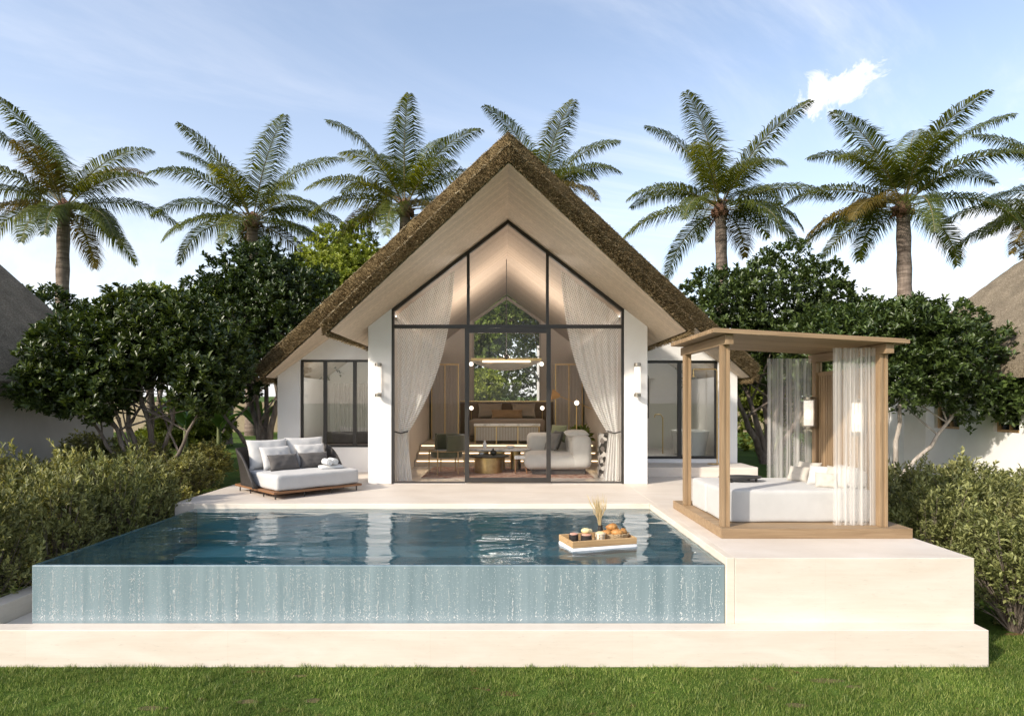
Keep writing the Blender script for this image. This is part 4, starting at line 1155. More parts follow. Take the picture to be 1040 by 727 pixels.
put_pillow('pillow', 'long tan lumbar pillow in the middle of the double bed', 'pillow', BG, (.9, .28, .14), (CX, 17.75, ZPl + .70), (R(66), 0, 0), fabric('tan_cotton', (.33, .22, .13)), 33)
# bed end console
cs = thing('console', 'brass framed console with ribbed ivory front at the foot of the bed', 'console', (CX, 15.75, ZPl))
MB().box(-.83, .83, -.2, .2, .44, .50).build('table_top', MARBLE, cs, bevel=.004)
rb = MB()
for k in range(40): x = -.78 + 1.56 * k / 40; rb.box(x + .003, x + .034, -.17, -.15, .08, .42)
rb.build('ribbed_front', CREAMFAB, cs)
MB().box(-.79, .79, -.149, .17, .06, .439).build('cabinet', BROWNFAB, cs)
fm = MB()
for x in (-.80, -.27, .27, .80): fm.box(x - .012, x + .012, -.185, -.171, 0, .439)
fm.box(-.80, .80, -.186, -.172, .425, .439); fm.build('frame', BRASS, cs)
# bedside globes
for x, lab in ((-1.02, 'lit globe bedside lamp left of the bed'), (1.02, 'lit globe bedside lamp right of the bed')):
    o = thing('bedside_lamp', lab, 'lamp', (CX + x, 17.9, ZPl), 0, 'globe bedside lamps')
    MB().tube([(0, 0, 0), (0, 0, .82)], .01, 8).build('stem', BRASS, o)
    MB().lathe([(.07, 0), (.07, .012)], seg=16).build('base', BRASS, o)
    MB().ball((0, 0, .87), .06).build('globe', LAMPGLOW, o, smooth=60)
# pendant
pe = thing('pendant_lamp', 'wide boat shaped pendant lamp hanging in the hall', 'pendant', (CX - .02, 14.5, 2.36))
def boat(u, v):
    x = -0.8 + 1.6 * u; a = (v - .5) * PI; wdt = .2 * (1 - (2 * u - 1) ** 2) ** .5 + .004; dp = .21 * (1 - (2 * u - 1) ** 2) + .004
    return (x, wdt * math.sin(a), -dp * math.cos(a) + .10)
grid_uv('shade', boat, 30, 10, CREAMFAB, pe, thick=.008)
MB().box(-.82, .82, -.05, .05, .106, .165).build('bar', BRASS, pe)
MB().box(-.55, .55, -.215, -.195, .06, .10).build('light_strip', LEDSTRIP, pe)
MB().ball((0, 0, .19), .075, 14, 8, 1, 1, 1).build('hub', DARKCLAY, pe, smooth=60)
MB().tube([(0, 0, .2), (0, 0, 4.84 - 2.36)], .008, 6).build('cord', DARKCLAY, pe)
for x in (-.82, .82): MB().ball((x, 0, .03), .05).build('globe', LAMPGLOW, pe, smooth=60)
pl_ = bpy.data.lights.new('pendant_uplight', 'AREA'); pl_.shape = 'RECTANGLE'; pl_.size = 1.5; pl_.size_y = .05; pl_.energy = 70; pl_.color = (1, .90, .80)
po_ = bpy.data.objects.new('pendant_uplight', pl_); COL.objects.link(po_); po_.location = (CX - .02, 14.5, 2.36 + .185); po_.rotation_euler = (PI, 0, 0)
def lamp_panel(name, loc, sx_, sy_, power, rot=(0, 0, 0), col=(1, .90, .80)):
    l = bpy.data.lights.new(name, 'AREA'); l.shape = 'RECTANGLE'; l.size = sx_; l.size_y = sy_; l.energy = power; l.color = col
    o = bpy.data.objects.new(name, l); COL.objects.link(o); o.location = loc; o.rotation_euler = rot
lamp_panel('pendant_downlight', (CX - .02, 14.5, 2.235), 1.3, .4, 7)
lamp_panel('wing_room_fill', (CX - 3.6, YW + .62, 2.5), 1.3, .3, 13, (R(25), 0, 0), (1, .95, .9))  # added fill light, brightens the left wing room from out of view
lamp_panel('bathroom_fill', (CX + 3.7, YW + .62, 2.5), 1.3, .3, 8, (R(25), 0, 0), (1, .95, .9))  # added fill light for the bathroom, also out of view
for lx_ in (CX - 3.6, CX + 3.7):      # added housings around the two fill lights, out of view
    lm_ = MB(); Mr = Matrix.Rotation(R(25), 3, 'X')
    lm_.obox(Vector((lx_, YW + .62, 2.5)) + Mr @ Vector((0, 0, .032)), (1.36, .36, .05), Mr)
    lm_.build('fill_light_housing', STEEL, villa, bevel=.004, world=True)
# fluted wardrobes either side
def flut():
    t = NT('fluted_glass'); return t.done(t.pr((.42, .38, .345), .3, 0, .5).outputs[0])
FL = flut()
for s, lab in ((-1, 'tall fluted wardrobe with brass frame left of the bed'), (1, 'tall fluted wardrobe with brass frame right of the bed')):
    o = thing('wardrobe', lab, 'wardrobe', (CX + s * 1.72, 17.3, ZPl), 0, 'fluted wardrobes')
    MB().box(-.38, .38, 0, .55, 0, 2.1).build('cabinet', INWALL, o)
    fm = MB()
    for k in range(18):
        x = -.36 + .72 * (k + .5) / 18; fm.tube([(x, -.006, .05), (x, -.006, 2.05)], .018, 8)
    fm.build('fluted_door', FL, o, smooth=60)
    b = MB(); 
    for x in (-.37, 0, .37): b.box(x - .014, x + .014, -.032, -.026 + .02, 0, 2.1)
    b.box(-.37, .37, -.033, -.025, 2.07, 2.1); b.build('frame', BRASS, o)
# floor lamp with brass arms
flp = thing('floor_lamp', 'brass arm floor lamp with tan shade behind the sofa', 'floor lamp', (1.62, 14.1, .026))
MB().lathe([(.14, 0), (.14, .02)], seg=20).build('base', BRASS, flp)
MB().tube([(0, 0, .02), (0, 0, 1.55)], .011, 8).build('stem', BRASS, flp)
MB().tube([(-.46, 0, 1.64), (.35, .0, 1.32)], .008, 8).build('arm', BRASS, flp)
MB().ball((0, -.02, 1.46), .055).build('globe', LAMPGLOW, flp, smooth=60)
sm_ = MB().lathe([(.03, .0), (.10, .14), (.095, .14), (.025, .0)], seg=18, closed=False)
M_ = Matrix.Rotation(R(100), 3, 'Y'); sm_.v = [tuple(Vector((-.38, 0, 1.62)) + M_ @ Vector(p) * -1.3) for p in sm_.v]
sm_.build('shade', mat('tan_lamp_shade', (.45, .22, .06), (.5, .27, .08), .5), flp, smooth=60)
# patterned pedestal and plant
pdm = NT('black_and_white_breccia'); vv = pdm.coord(); vr = pdm.n('ShaderNodeTexVoronoi'); vr.inputs['Scale'].default_value = 14; pdm.l(vv, vr.inputs['Vector'])
cc = pdm.ramp(vr.outputs['Color'], [(.35, (.03, .025, .022)), (.5, (.22, .19, .17)), (.62, (.6, .56, .52))])
BREC = pdm.done(pdm.pr(cc, .3).outputs[0])
pd_ = MB().box(-.10, .10, -.10, .10, 0, .88).build('pedestal', BREC, None, bevel=.006); pd_.location = (1.95, 12.35, .013); props(pd_, 'black and white breccia stone pedestal by the right curtain', 'pedestal')

# ------------------------------------------------------------------ foliage tools
def leaves(P, D, L, W, N=None, fold=.25, obo=.62):
    n = len(P)
    D = D / (np.linalg.norm(D, axis=1, keepdims=True) + 1e-9)
    if N is None: N = rng.normal(0, .5, (n, 3)) + np.array([0, 0, 1.0])
    A = np.cross(D, N); A /= (np.linalg.norm(A, axis=1, keepdims=True) + 1e-9); U = np.cross(A, D)
    L = L[:, None]; W = W[:, None]
    tip = P + D * L - U * L * .12
    l = P + D * L * obo + A * W * .5 + U * W * fold; r = P + D * L * obo - A * W * .5 + U * W * fold
    V = np.stack([P, l, tip, r], 1).reshape(-1, 3)
    i = (np.arange(n) * 4)[:, None]
    F = np.concatenate([i + np.array([[0, 2, 1]]), i + np.array([[0, 3, 2]])], 0)
    return V, F
def ndir(n, zb=0):
    d = rng.normal(0, 1, (n, 3)); d[:, 2] += zb; return d / np.linalg.norm(d, axis=1, keepdims=True)
def bez(a, b, c, n=9): return [a * (1 - t) ** 2 + b * 2 * t * (1 - t) + c * t * t for t in np.linspace(0, 1, n)]

def broadleaf(loc, blobs, label, nros, lm, leaf=.17, bark=BARK, stems=5, group=None, cat='tree', name='broadleaf_tree', rad=.11, perros=11):
    """blobs: (x,y,z,rx,ry,rz) relative to the foot"""
    o = thing(name, label, cat, loc, 0, group)
    tm = MB(); lst = [Vector(b[:3]) for b in blobs]
    for k in range(stems):
        tgt = lst[k % len(lst)]; sz = Vector(blobs[k % len(blobs)][3:])
        end = tgt + Vector((random.uniform(-.3, .3) * sz.x, random.uniform(-.3, .3) * sz.y, random.uniform(-.2, .5) * sz.z))
        st_ = Vector((random.uniform(-.14, .14), random.uniform(-.14, .14), -.1))
        h = end.z
        mid = Vector((end.x * random.uniform(.3, .7), end.y * .5, h * random.uniform(.3, .5)))
        pth = bez(st_, mid, end, 11)
        pth = [p + Vector((noise.noise(p * 2.1 + Vector((k, 0, 0))), noise.noise(p * 2.1 + Vector((0, k, 5))), 0)) * .10 * min(1, i / 3) for i, p in enumerate(pth)]
        r0 = rad * random.uniform(.7, 1.1)
        tm.tube(pth, [r0 * (1.35 if i == 0 else 1) * (1 - .82 * i / 10) for i in range(11)], 8)
        for q in range(5):
            i = random.randint(5, 9); p = pth[i]
            bl = blobs[random.randrange(len(blobs))]; dv = ndir(1)[0] * .75
            e2 = Vector(bl[:3]) + Vector((dv[0] * bl[3], dv[1] * bl[4], dv[2] * bl[5]))
            if (e2 - p).length > 2.6: e2 = p + (e2 - p).normalized() * 2.2
            mm = p.lerp(e2, .5) + Vector((random.uniform(-.3, .3), random.uniform(-.3, .3), random.uniform(-.1, .3)))
            rr = r0 * (1 - .82 * i / 10) * .6
            tm.tube(bez(p, mm, e2, 7), [rr * (1 - .8 * j / 6) for j in range(7)], 5)
    tm.build('trunk', bark, o, smooth=70)
    vol = np.array([b[3] * b[4] + b[4] * b[5] + b[3] * b[5] for b in blobs]); vol = vol / vol.sum()
    B = np.array(blobs)
    pick = rng.choice(len(blobs), nros, p=vol)
    d = ndir(nros, .15); rad_ = rng.beta(4, 1.3, nros)[:, None]
    C = B[pick, :3] + d * B[pick, 3:] * rad_
    # uneven outline: lumps along a noise field, with gaps
    nz = np.array([noise.noise(Vector(c * 1.15) + Vector((loc[0], 0, 3))) for c in C])
    nz2 = np.array([noise.noise(Vector(c * 2.6) + Vector((loc[0], 7, 3))) for c in C])
    C = C + d * (nz * .45 + nz2 * .22)[:, None] * B[pick, 3:].mean(1, keepdims=True) * .55
    keep = (nz2 + .6 * nz) > -.42; C = C[keep]; d = d[keep]; n = len(C)
    ax = d * .6 + np.array([0, 0, .75]) + rng.normal(0, .25, (n, 3)); ax /= np.linalg.norm(ax, axis=1, keepdims=True)
    k = perros; P = np.repeat(C, k, 0); AX = np.repeat(ax, k, 0); m_ = n * k
    side = rng.normal(0, 1, (m_, 3)); side -= AX * (side * AX).sum(1, keepdims=True); side /= np.linalg.norm(side, axis=1, keepdims=True)
    el = rng.uniform(.25, 1.2, m_)[:, None]
    D = side * np.cos(el) + AX * np.sin(el) + np.array([0, 0, .12])
    P = P + AX * rng.uniform(-.09, .03, m_)[:, None] + D * .01
    Ls = leaf * rng.uniform(.7, 1.2, m_)
    V, F = leaves(P, D, Ls, Ls * .42, AX + rng.normal(0, .2, (m_, 3)))
    nbuild('crown', V, F, lm, o)
    return o

def palm(loc, height, label, seed, lean=(0, 0), Lf=4.0, nf=20):
    r_ = random.Random(seed); rn = np.random.default_rng(seed)
    o = thing('palm_tree', label, 'palm tree', loc, 0, 'coconut palms behind the villa')
    top = Vector((lean[0], lean[1], height))
    pth = bez(Vector((0, 0, -.2)), Vector((lean[0] * .1, lean[1] * .1, height * .5)), top, 16)
    rd = [.38 if i == 0 else .32 - .07 * i / 15 + (.03 if i % 2 else 0) for i in range(16)]
    MB().tube(pth, rd, 14).build('trunk', PALMBARK, o, smooth=60)
    fb = MB().lathe([(.25, -.5), (.32, -.1), (.30, .1), (.2, .35), (.05, .5)], tuple(top), 14); 
    for k in range(26):
        a = r_.uniform(0, 2 * PI); z = r_.uniform(-.4, .4)
        p0 = top + Vector((math.cos(a) * .22, math.sin(a) * .22, z)); p1 = p0 + Vector((math.cos(a) * .3, math.sin(a) * .3, r_.uniform(-.45, .25)))
        fb.tube([p0, p1], [.05, .015], 5)
    fb.build('crown_fibre', PALMFIBRE, o, smooth=60)
    cn = 0
    for k in range(6):
        a = r_.uniform(0, 2 * PI); p0 = top + Vector((math.cos(a) * .34, math.sin(a) * .34, -.18 + r_.uniform(-.15, .1)))
        MB().ball(tuple(p0), .12, 10, 7, 1, 1, 1.2).build('coconut', PALMFIBRE, o, smooth=60)
    for k in range(nf):
        ring = 0 if k < 5 else (1 if k < 12 else 2)
        if ring == 0: az = k * 2 * PI / 5 + r_.uniform(-.3, .3) + seed; el = R(r_.uniform(58, 76)); bend = R(r_.uniform(44, 74)); Lk = Lf * r_.uniform(1.0, 1.15)
        elif ring == 1: az = (k - 5) * 2 * PI / 7 + r_.uniform(-.25, .25) + seed * 1.7; el = R(r_.uniform(22, 46)); bend = R(r_.uniform(60, 88)); Lk = Lf * r_.uniform(.92, 1.08)
        else: az = (k - 12) * 2 * PI / 6 + r_.uniform(-.3, .3) + seed * .6; el = R(r_.uniform(-12, 16)); bend = R(r_.uniform(55, 85)); Lk = Lf * r_.uniform(.8, 1.0)
        n = 22; pts = [top + Vector((math.cos(az) * .16, math.sin(az) * .16, .15 * (1.6 - ring)))]
        tw = r_.uniform(-.25, .25)
        dirs = []
        for i in range(n):
            t_ = i / (n - 1); e = el - bend * t_ ** 1.35; a2 = az + tw * t_
            dv = Vector((math.cos(e) * math.cos(a2), math.cos(e) * math.sin(a2), math.sin(e))); dirs.append(dv)
            if i < n - 1: pts.append(pts[-1] + dv * (Lk / (n - 1)))
        pa = np.array([tuple(p) for p in pts]); da = np.array([tuple(p) for p in dirs])
        q = 150; t_ = np.linspace(.12, .995, q)
        idx = t_ * (n - 1); i0 = np.minimum(idx.astype(int), n - 2); fr = (idx - i0)[:, None]
        Pc = pa[i0] * (1 - fr) + pa[i0 + 1] * fr; Dc = da[i0] * (1 - fr) + da[i0 + 1] * fr
        side = np.cross(Dc, np.array([0, 0, 1.0])); side /= (np.linalg.norm(side, axis=1, keepdims=True) + 1e-6); up = np.cross(side, Dc)
        prof = np.clip(np.sin(PI * np.clip(t_ * .86 + .12, 0, 1)) ** .55, .18, 1) * (1 - .25 * t_)
        Vs, Fs = [], []; cnt = 0
        for sg in (-1, 1):
            keep = rn.random(q) > .05
            ll = 1.42 * prof * rn.uniform(.85, 1.1, q)
            fw = (.38 + .45 * t_)[:, None] + rn.normal(0, .07, (q, 1))
            d1 = side * sg * 1.0 + Dc * fw + up * (.22 + rn.normal(0, .10, (q, 1))); d1 /= np.linalg.norm(d1, axis=1, keepdims=True)
            dr = rn.uniform(.5, 1.05, (q, 1)) * (1.25 if ring == 2 else 1)
            d2 = d1 * .8 + np.array([0, 0, -1.0]) * dr; d2 /= np.linalg.norm(d2, axis=1, keepdims=True)
            mid = Pc + d1 * ll[:, None] * .45; tip = mid + d2 * ll[:, None] * .55
            wd = Dc * .0215; 
            V = np.stack([Pc - wd * .6, Pc + wd * .6, mid + wd, mid - wd, tip], 1)[keep]
            m_ = len(V); Vs.append(V.reshape(-1, 3)); b = (np.arange(m_) * 5)[:, None] + cnt
            Fs.append(np.concatenate([b + np.array([[0, 1, 2]]), b + np.array([[0, 2, 3]]), b + np.array([[3, 2, 4]])], 0)); cnt += m_ * 5
        lm = PALMDRY if (ring == 2 and r_.random() < .28) or r_.random() < .04 else PALMLEAF
        f_ = nbuild('frond', np.concatenate(Vs), np.concatenate(Fs), lm, o)
        MB().tube(pts, [.035 * (1 - .88 * i / (n - 1)) for i in range(n)], 5).build('midrib', RACHIS, f_, smooth=60)
    return o

def PX(px, y): return (px - 513) * y / F_PX
def PZ(py, y): return 1.51 + (408 - py) * y / F_PX
palms = [(62, 211, 30, 4.88, 'leftmost coconut palm, rising above the left grey thatched hut'),
         (256, 224, 31, 5.00, 'coconut palm rising above the dark trees left of the villa'),
         (408, 212, 31, 5.12, 'coconut palm half hidden by the left slope of the thatched roof'),
         (552, 204, 33, 4.80, 'coconut palm behind the roof ridge showing only its upper fronds'),
         (735, 212, 30, 5.00, 'coconut palm right of the villa roof, left of the small cloud'),
         (920, 210, 27, 4.88, 'coconut palm with thick trunk under the small white cloud'),
         (1098, 216, 27, 4.88, 'coconut palm at the right edge, showing only frond tips')]
for i, (px_, py_, y, lf, lab) in enumerate(palms):
    x = PX(px_, y); z = PZ(py_, y); gz = ground_z(x, y)
    palm((x, y, gz), z - gz, lab, 40 + i * 3, (random.uniform(-.3, .3), random.uniform(-.2, .2)), lf)

GD = 'dark broadleaf trees'
broadleaf((-6.7, 11.9, -.18), [(-1.1, -.2, 2.45, 1.1, 1.0, .85), (.1, 0, 2.8, 1.2, 1.1, 1.0), (.95, .1, 2.55, .85, 1.0, .85), (-.3, .3, 3.25, 1.0, 1.0, .65), (-1.65, -.4, 1.95, .7, .7, .55), (-.9, -.3, 1.75, .6, .6, .4), (1.1, -.2, 1.85, .6, .6, .45)],
          'dark broadleaf tree with many bare stems in front of the left hut', 4140, TREELEAF, 0.136, BARK, 8, GD, rad=.075)
broadleaf((-6.6, 17.2, -.18), [(-.9, 0, 3.9, 1.7, 1.4, 1.5), (.8, 0, 4.1, 1.6, 1.4, 1.6), (-.2, .3, 5.2, 1.5, 1.3, .9), (1.5, -.2, 2.9, 1.0, 1, 1.1), (-.6, -.2, 2.8, 1.3, 1.1, 1.0), (-1.5, -.2, 2.2, .9, .9, .7)],
          'tall dark broadleaf tree close to the left wall of the villa', 4140, TREELEAF, 0.144, BARK, 7, GD, rad=.11)
broadleaf((7.2, 17.0, -.18), [(-1.3, 0, 4.0, 1.4, 1.3, 1.4), (.4, 0, 4.3, 1.7, 1.4, 1.6), (-1.6, -.3, 2.8, 1.1, 1, 1.1), (1.8, 0, 3.6, 1.3, 1.2, 1.3), (.2, -.3, 2.9, 1.5, 1, 1.0)],
          'tall dark broadleaf tree behind the pavilion roof', 3794, TREELEAF_R, 0.144, BARK, 7, GD, rad=.11)
broadleaf((7.6, 12.4, -.18), [(-.9, .1, 2.6, 1.2, 1.1, 1.0), (.6, 0, 2.75, 1.4, 1.2, 1.15), (1.8, .1, 2.2, 1.1, 1, 1.0), (.2, .3, 3.1, 1.2, 1.1, .6), (0, -.2, 2.2, 1.2, .9, .7), (2.4, -.3, 1.8, .7, .7, .6)],
          'broadleaf tree with pale twisted stems right of the pavilion', 4140, TREELEAF_R, 0.120, PALEBARK, 5, GD, rad=.07)
broadleaf((-15.0, 20.0, -.18), [(0, 0, 4.0, 2.0, 1.6, 1.3), (2, 0, 3.6, 1.6, 1.4, 1.2)], 'dark broadleaf tree rising behind the left hut roof', 900, TREELEAF, .2, BARK, 4, GD)
broadleaf((11.2, 19.5, -.18), [(-1.6, 0, 3.4, 1.5, 1.3, 1.3), (.2, 0, 3.6, 1.6, 1.3, 1.2)], 'dark broadleaf tree behind the pale stemmed tree on the right', 1300, TREELEAF_R, .2, BARK, 4, GD)
# light green trees farther back
GL = 'lime green trees farther back'
def limetree(px_, py_, y, rx, rz, label, lm=LIMELEAF, n=1500):
    x = PX(px_, y); z = PZ(py_, y); gz = ground_z(x, y); h = z - gz
    bl = []
    for k in range(6):
        a = random.uniform(0, 2 * PI); rr = random.uniform(0, .55)
        bl.append((math.cos(a) * rx * rr, math.sin(a) * rx * rr * .6, h - rz * random.uniform(.7, 1.5), rx * random.uniform(.45, .65), rx * .5, rz * random.uniform(.45, .7)))
    bl.append((0, 0, h - rz * .6, rx * .5, rx * .5, rz * .55))
    bl.append((0, 0, h - rz * 2.2, rx * .8, rx * .6, rz * 1.0))
    return broadleaf((x, y, gz), bl, label, n, lm, .20, BARK, 4, GL, name='leafy_tree', rad=.16, perros=10)
limetree(348, 222, 30, 4.2, 2.6, 'sunlit lime green tree between the dark trees and the roof', LIMELEAF, 4200)
limetree(230, 284, 25, 1.7, 1.3, 'lime green tree just topping the dark trees on the left')
limetree(155, 285, 27, 1.9, 1.2, 'lime green tree seen behind the leftmost palm trunk')
limetree(290, 262, 28, 2.0, 1.5, 'lime green tree under the second palm from the left')
limetree(492, 262, 32.0, 3.2, 2.9, 'leafy green tree filling the rear window of the villa', LIMELEAF, 5200)
limetree(560, 255, 33.0, 3.2, 2.8, 'darker green tree at the right of the rear window', TREELEAF_R, 3800)
limetree(490, 372, 29.0, 2.0, 1.1, 'low bright green shrub tree just outside the rear window', LIMELEAF, 1200)
limetree(780, 360, 22, 2.2, 1.3, 'green shrub tree seen through the pavilion between the tree stems', MIDLEAF, 1000)
limetree(870, 350, 25, 2.4, 1.4, 'green shrub tree behind the right side of the pavilion', MIDLEAF, 1000)
limetree(190, 405, 23, 2.2, .9, 'low green tree beyond the lawn left of the villa', MIDLEAF, 1000)
# slim pale trunk outside the rear window
bt = thing('birch_tree', 'slim white trunk with bare branches outside the rear window', 'tree', (PX(556, 21), 21, -.18))
m = MB(); m.tube([(0, 0, -.1), (.03, 0, 2), (-.02, 0, 4), (.02, 0, 6.5)], [.12, .11, .10, .05], 10)
m.tube([(0, 0, 2.0), (-.4, 0, 2.6), (-.7, 0, 3.3), (-.75, 0, 3.7)], [.05, .04, .025, .01], 6); m.tube([(-.4, 0, 2.6), (-.9, .1, 2.9), (-1.1, .1, 3.1)], [.03, .02, .008], 5); m.tube([(0, 0, 3.3), (-.3, 0, 3.9), (-.8, 0, 4.1)], [.04, .025, .008], 5)
m.build('trunk', mat('birch_bark', (.55, .52, .48), (.15, .13, .12), .8, scale=6, stretch=(1, 1, 3), lo=.55, hi=.7), bt, smooth=60)
Pn = np.array([(-.9, .1, 3.1), (-.75, 0, 3.7), (-.8, 0, 4.1), (.1, 0, 6.2)]); idx = rng.integers(0, 4, 700)
Pq = Pn[idx] + rng.normal(0, .32, (700, 3)); V, F = leaves(Pq, ndir(700), np.full(700, .14), np.full(700, .06)); nbuild('crown', V, F, MIDLEAF, bt)
# white garden wall behind the villa
gwm = MB().box(1.2, 1.95, 23.2, 23.5, -.3, 3.6).build('garden_wall', STUCCO, None); props(gwm, 'white garden wall seen through the rear window', 'wall')
bwm = MB().box(-30, 30, 34, 34.3, -.2, 1.5).build('boundary_wall', mat('sandy_render', (.28, .23, .15), (.34, .28, .19), .9), None); props(bwm, 'low sandy boundary wall across the far end of the lawn', 'wall')

# banana plants between the left trees
def banana(loc, label, seed, h=1.7):
    r_ = random.Random(seed); o = thing('banana_plant', label, 'banana plant', loc, 0, 'banana plants')
    m = MB(); m.tube([(0, 0, -.1), (.02, 0, .5), (0, 0, .9)], [.09, .08, .05], 8); m.build('stem', mat('green_stalk', (.08, .11, .03), (.14, .15, .05), .6), o, smooth=60)
    for k in range(9):
        az = k * 2.4 + r_.uniform(-.3, .3); e0 = R(r_.uniform(50, 80)); L_ = h * r_.uniform(.7, 1.0); wd = .17 * r_.uniform(.8, 1.2)
        p = Vector((0, 0, .7 + .02 * k)); pts = [p]
        for i in range(9):
            e = e0 - R(95) * (i / 9) ** 1.6; p = p + Vector((math.cos(e) * math.cos(az), math.cos(e) * math.sin(az), math.sin(e))) * L_ / 9; pts.append(p)
        sd = Vector((-math.sin(az), math.cos(az), 0)); mm = MB()
        for i, p in enumerate(pts):
            w_ = wd * math.sin(PI * min(1, .08 + .9 * i / 9)) ** .6 if i > 1 else .02
            mm.v += [tuple(p - sd * w_ + Vector((0, 0, .05 * w_ / wd))), tuple(p), tuple(p + sd * w_ + Vector((0, 0, .05 * w_ / wd)))]
        for i in range(9):
            for q in (0, 1): a = i * 3 + q; mm.f.append((a, a + 1, a + 4, a + 3))
        mm.build('leaf', BANANA, o, smooth=60)
for i, (px_, y, lab) in enumerate(((188, 21, 'banana plant on the lawn between the two left trees'), (222, 20, 'banana plant beside the tall tree stem left of the villa'), (262, 19.5, 'banana plant close to the villa left corner'), (205, 23.5, 'banana plant farthest back between the left trees'))):
    banana((PX(px_, y), y, -.18), lab, i + 3)

# ------------------------------------------------------------------ hedge shrubs
def shrub_mesh(seed, nsp=520):
    global rng
    rng = np.random.default_rng(seed)
    d = ndir(nsp, .25); rr = rng.beta(3.2, 1.2, nsp)[:, None]
    lump = np.array([noise.noise(Vector(q * 2.2) + Vector((seed, 0, 0))) for q in d])[:, None]
    C = d * rr * (1 + .6 * lump) * np.array([.62, .62, .80]) + np.array([0, 0, .95])
    ax = d * .55 + np.array([0, 0, .85]) + rng.normal(0, .28, (nsp, 3)); ax /= np.linalg.norm(ax, axis=1, keepdims=True)
    k = 15; P = np.repeat(C, k, 0); AX = np.repeat(ax, k, 0); m_ = nsp * k
    tt = np.tile(np.linspace(0, 1, k), nsp)[:, None]; sl_ = np.repeat(rng.uniform(.12, .27, nsp), k)[:, None]
    side = rng.normal(0, 1, (m_, 3)); side -= AX * (side * AX).sum(1, keepdims=True); side /= np.linalg.norm(side, axis=1, keepdims=True)
    D = side * (1 - .45 * tt) + AX * (.55 + .7 * tt)
    P = P + AX * tt * sl_
    Ls = rng.uniform(.065, .115, m_) * (1.1 - .3 * tt[:, 0])
    V, F = leaves(P, D, Ls, Ls * .36, None)
    tw = MB()
    for i in range(0, nsp, 3):
        c = Vector(C[i]); b = Vector((c.x * .15, c.y * .15, .05)); tw.tube([b, b.lerp(c, .5) + Vector((0, 0, .06)), c + Vector(ax[i]) * .12], [.010, .007, .003], 4, False)
    return V, F, tw
protos = []
def shrub(loc, s, rz, label, i, group):
    if len(protos) < 5:
        V, F, tw = shrub_mesh(100 + len(protos))
        o = thing('hedge_shrub', label, 'shrub', loc, rz, group)
        c = nbuild('foliage', V, F, HEDGELEAF, o); t_ = tw.build('stem', BARK, o)
        protos.append((o, c, t_))
    else:
        src = protos[i % 5]
        o = src[0].copy(); COL.objects.link(o); o.location = loc; o.rotation_euler = (0, 0, rz); props(o, label, 'shrub', group)
        for ch in src[1:]: q = ch.copy(); COL.objects.link(q); q.parent = o
    o.scale = s
    return o
GLH, GRH = 'hedge shrubs left of the pool', 'hedge shrubs right of the terrace'
left = [(-6.3, 5.9, .72, .80, 'olive green shrub at the very front of the left hedge, cut by the picture edge'),
        (-5.75, 6.9, .80, .86, 'olive green shrub nearest the pool corner in the left hedge'),
        (-5.55, 7.7, .78, .90, 'olive green shrub beside the pool edge, second from the pool corner'),
        (-5.40, 8.5, .76, .90, 'olive green shrub beside the pool edge, third from the pool corner'),
        (-5.35, 9.3, .74, .90, 'olive green shrub beside the deck corner left of the daybed'),
        (-5.60, 10.2, .82, .82, 'olive green shrub behind the daybed wicker back'),
        (-5.75, 11.1, .85, .78, 'olive green shrub below the tall tree stems by the villa'),
        (-5.9, 12.2, .85, .74, 'olive green shrub at the villa corner, farthest back beside the wall'),
        (-7.1, 7.3, .95, .98, 'large olive green shrub at the left edge, second row from the pool'),
        (-6.6, 8.4, .92, .95, 'large olive green shrub in the second row level with the pool middle'),
        (-6.5, 9.5, .92, .92, 'large olive green shrub in the second row level with the pool end'),
        (-6.7, 10.7, .92, .86, 'large olive green shrub in the second row below the branching tree'),
        (-7.0, 12.0, .95, .80, 'olive green shrub right below the many stemmed tree trunk'),
        (-8.2, 9.0, 1.0, 1.0, 'big olive green shrub in front of the left hut wall'),
        (-8.0, 10.6, 1.0, .94, 'big olive green shrub against the left hut wall, below the tree crown'),
        (-8.1, 12.2, 1.0, .86, 'big olive green shrub at the far end of the left hut wall')]
for i, (x, y, s, sz, lab) in enumerate(left):
    shrub((x, y, ground_z(x, y) - .04), (s * .93, s * .93, sz * 1.02 * (1 if y < 10 else .66)), i * 1.3, lab, i, GLH)
right_ = [(5.55, 6.75, .86, .70, 'olive green shrub at the terrace corner, frontmost of the right hedge'),
          (5.30, 7.7, .80, .78, 'olive green shrub beside the pavilion platform front corner'),
          (5.20, 8.6, .78, .80, 'olive green shrub beside the middle of the pavilion'),
          (5.25, 9.5, .80, .80, 'olive green shrub beside the pavilion rear post'),
          (6.45, 7.2, .95, .82, 'large olive green shrub at the right picture edge, front row'),
          (6.25, 8.3, .95, .86, 'large olive green shrub in the second row right of the pavilion'),
          (6.2, 9.5, .95, .82, 'large olive green shrub below the pale stemmed tree'),
          (7.3, 8.6, 1.0, .86, 'large olive green shrub at the right edge below the hut windows'),
          (7.3, 9.9, 1.0, .82, 'large olive green shrub below the right hut wall'),
          (8.4, 10.6, 1.0, .80, 'large olive green shrub against the right hut, under the window'),
          (6.3, 10.8, .95, .80, 'olive green shrub at the foot of the pale stemmed tree')]
for i, (x, y, s, sz, lab) in enumerate(right_):
    shrub((x, y, ground_z(x, y) - .04), (s * .94, s * .94, sz * (1 if y < 10 else .66)), i * 1.9 + .4, lab, i + 2, GRH)
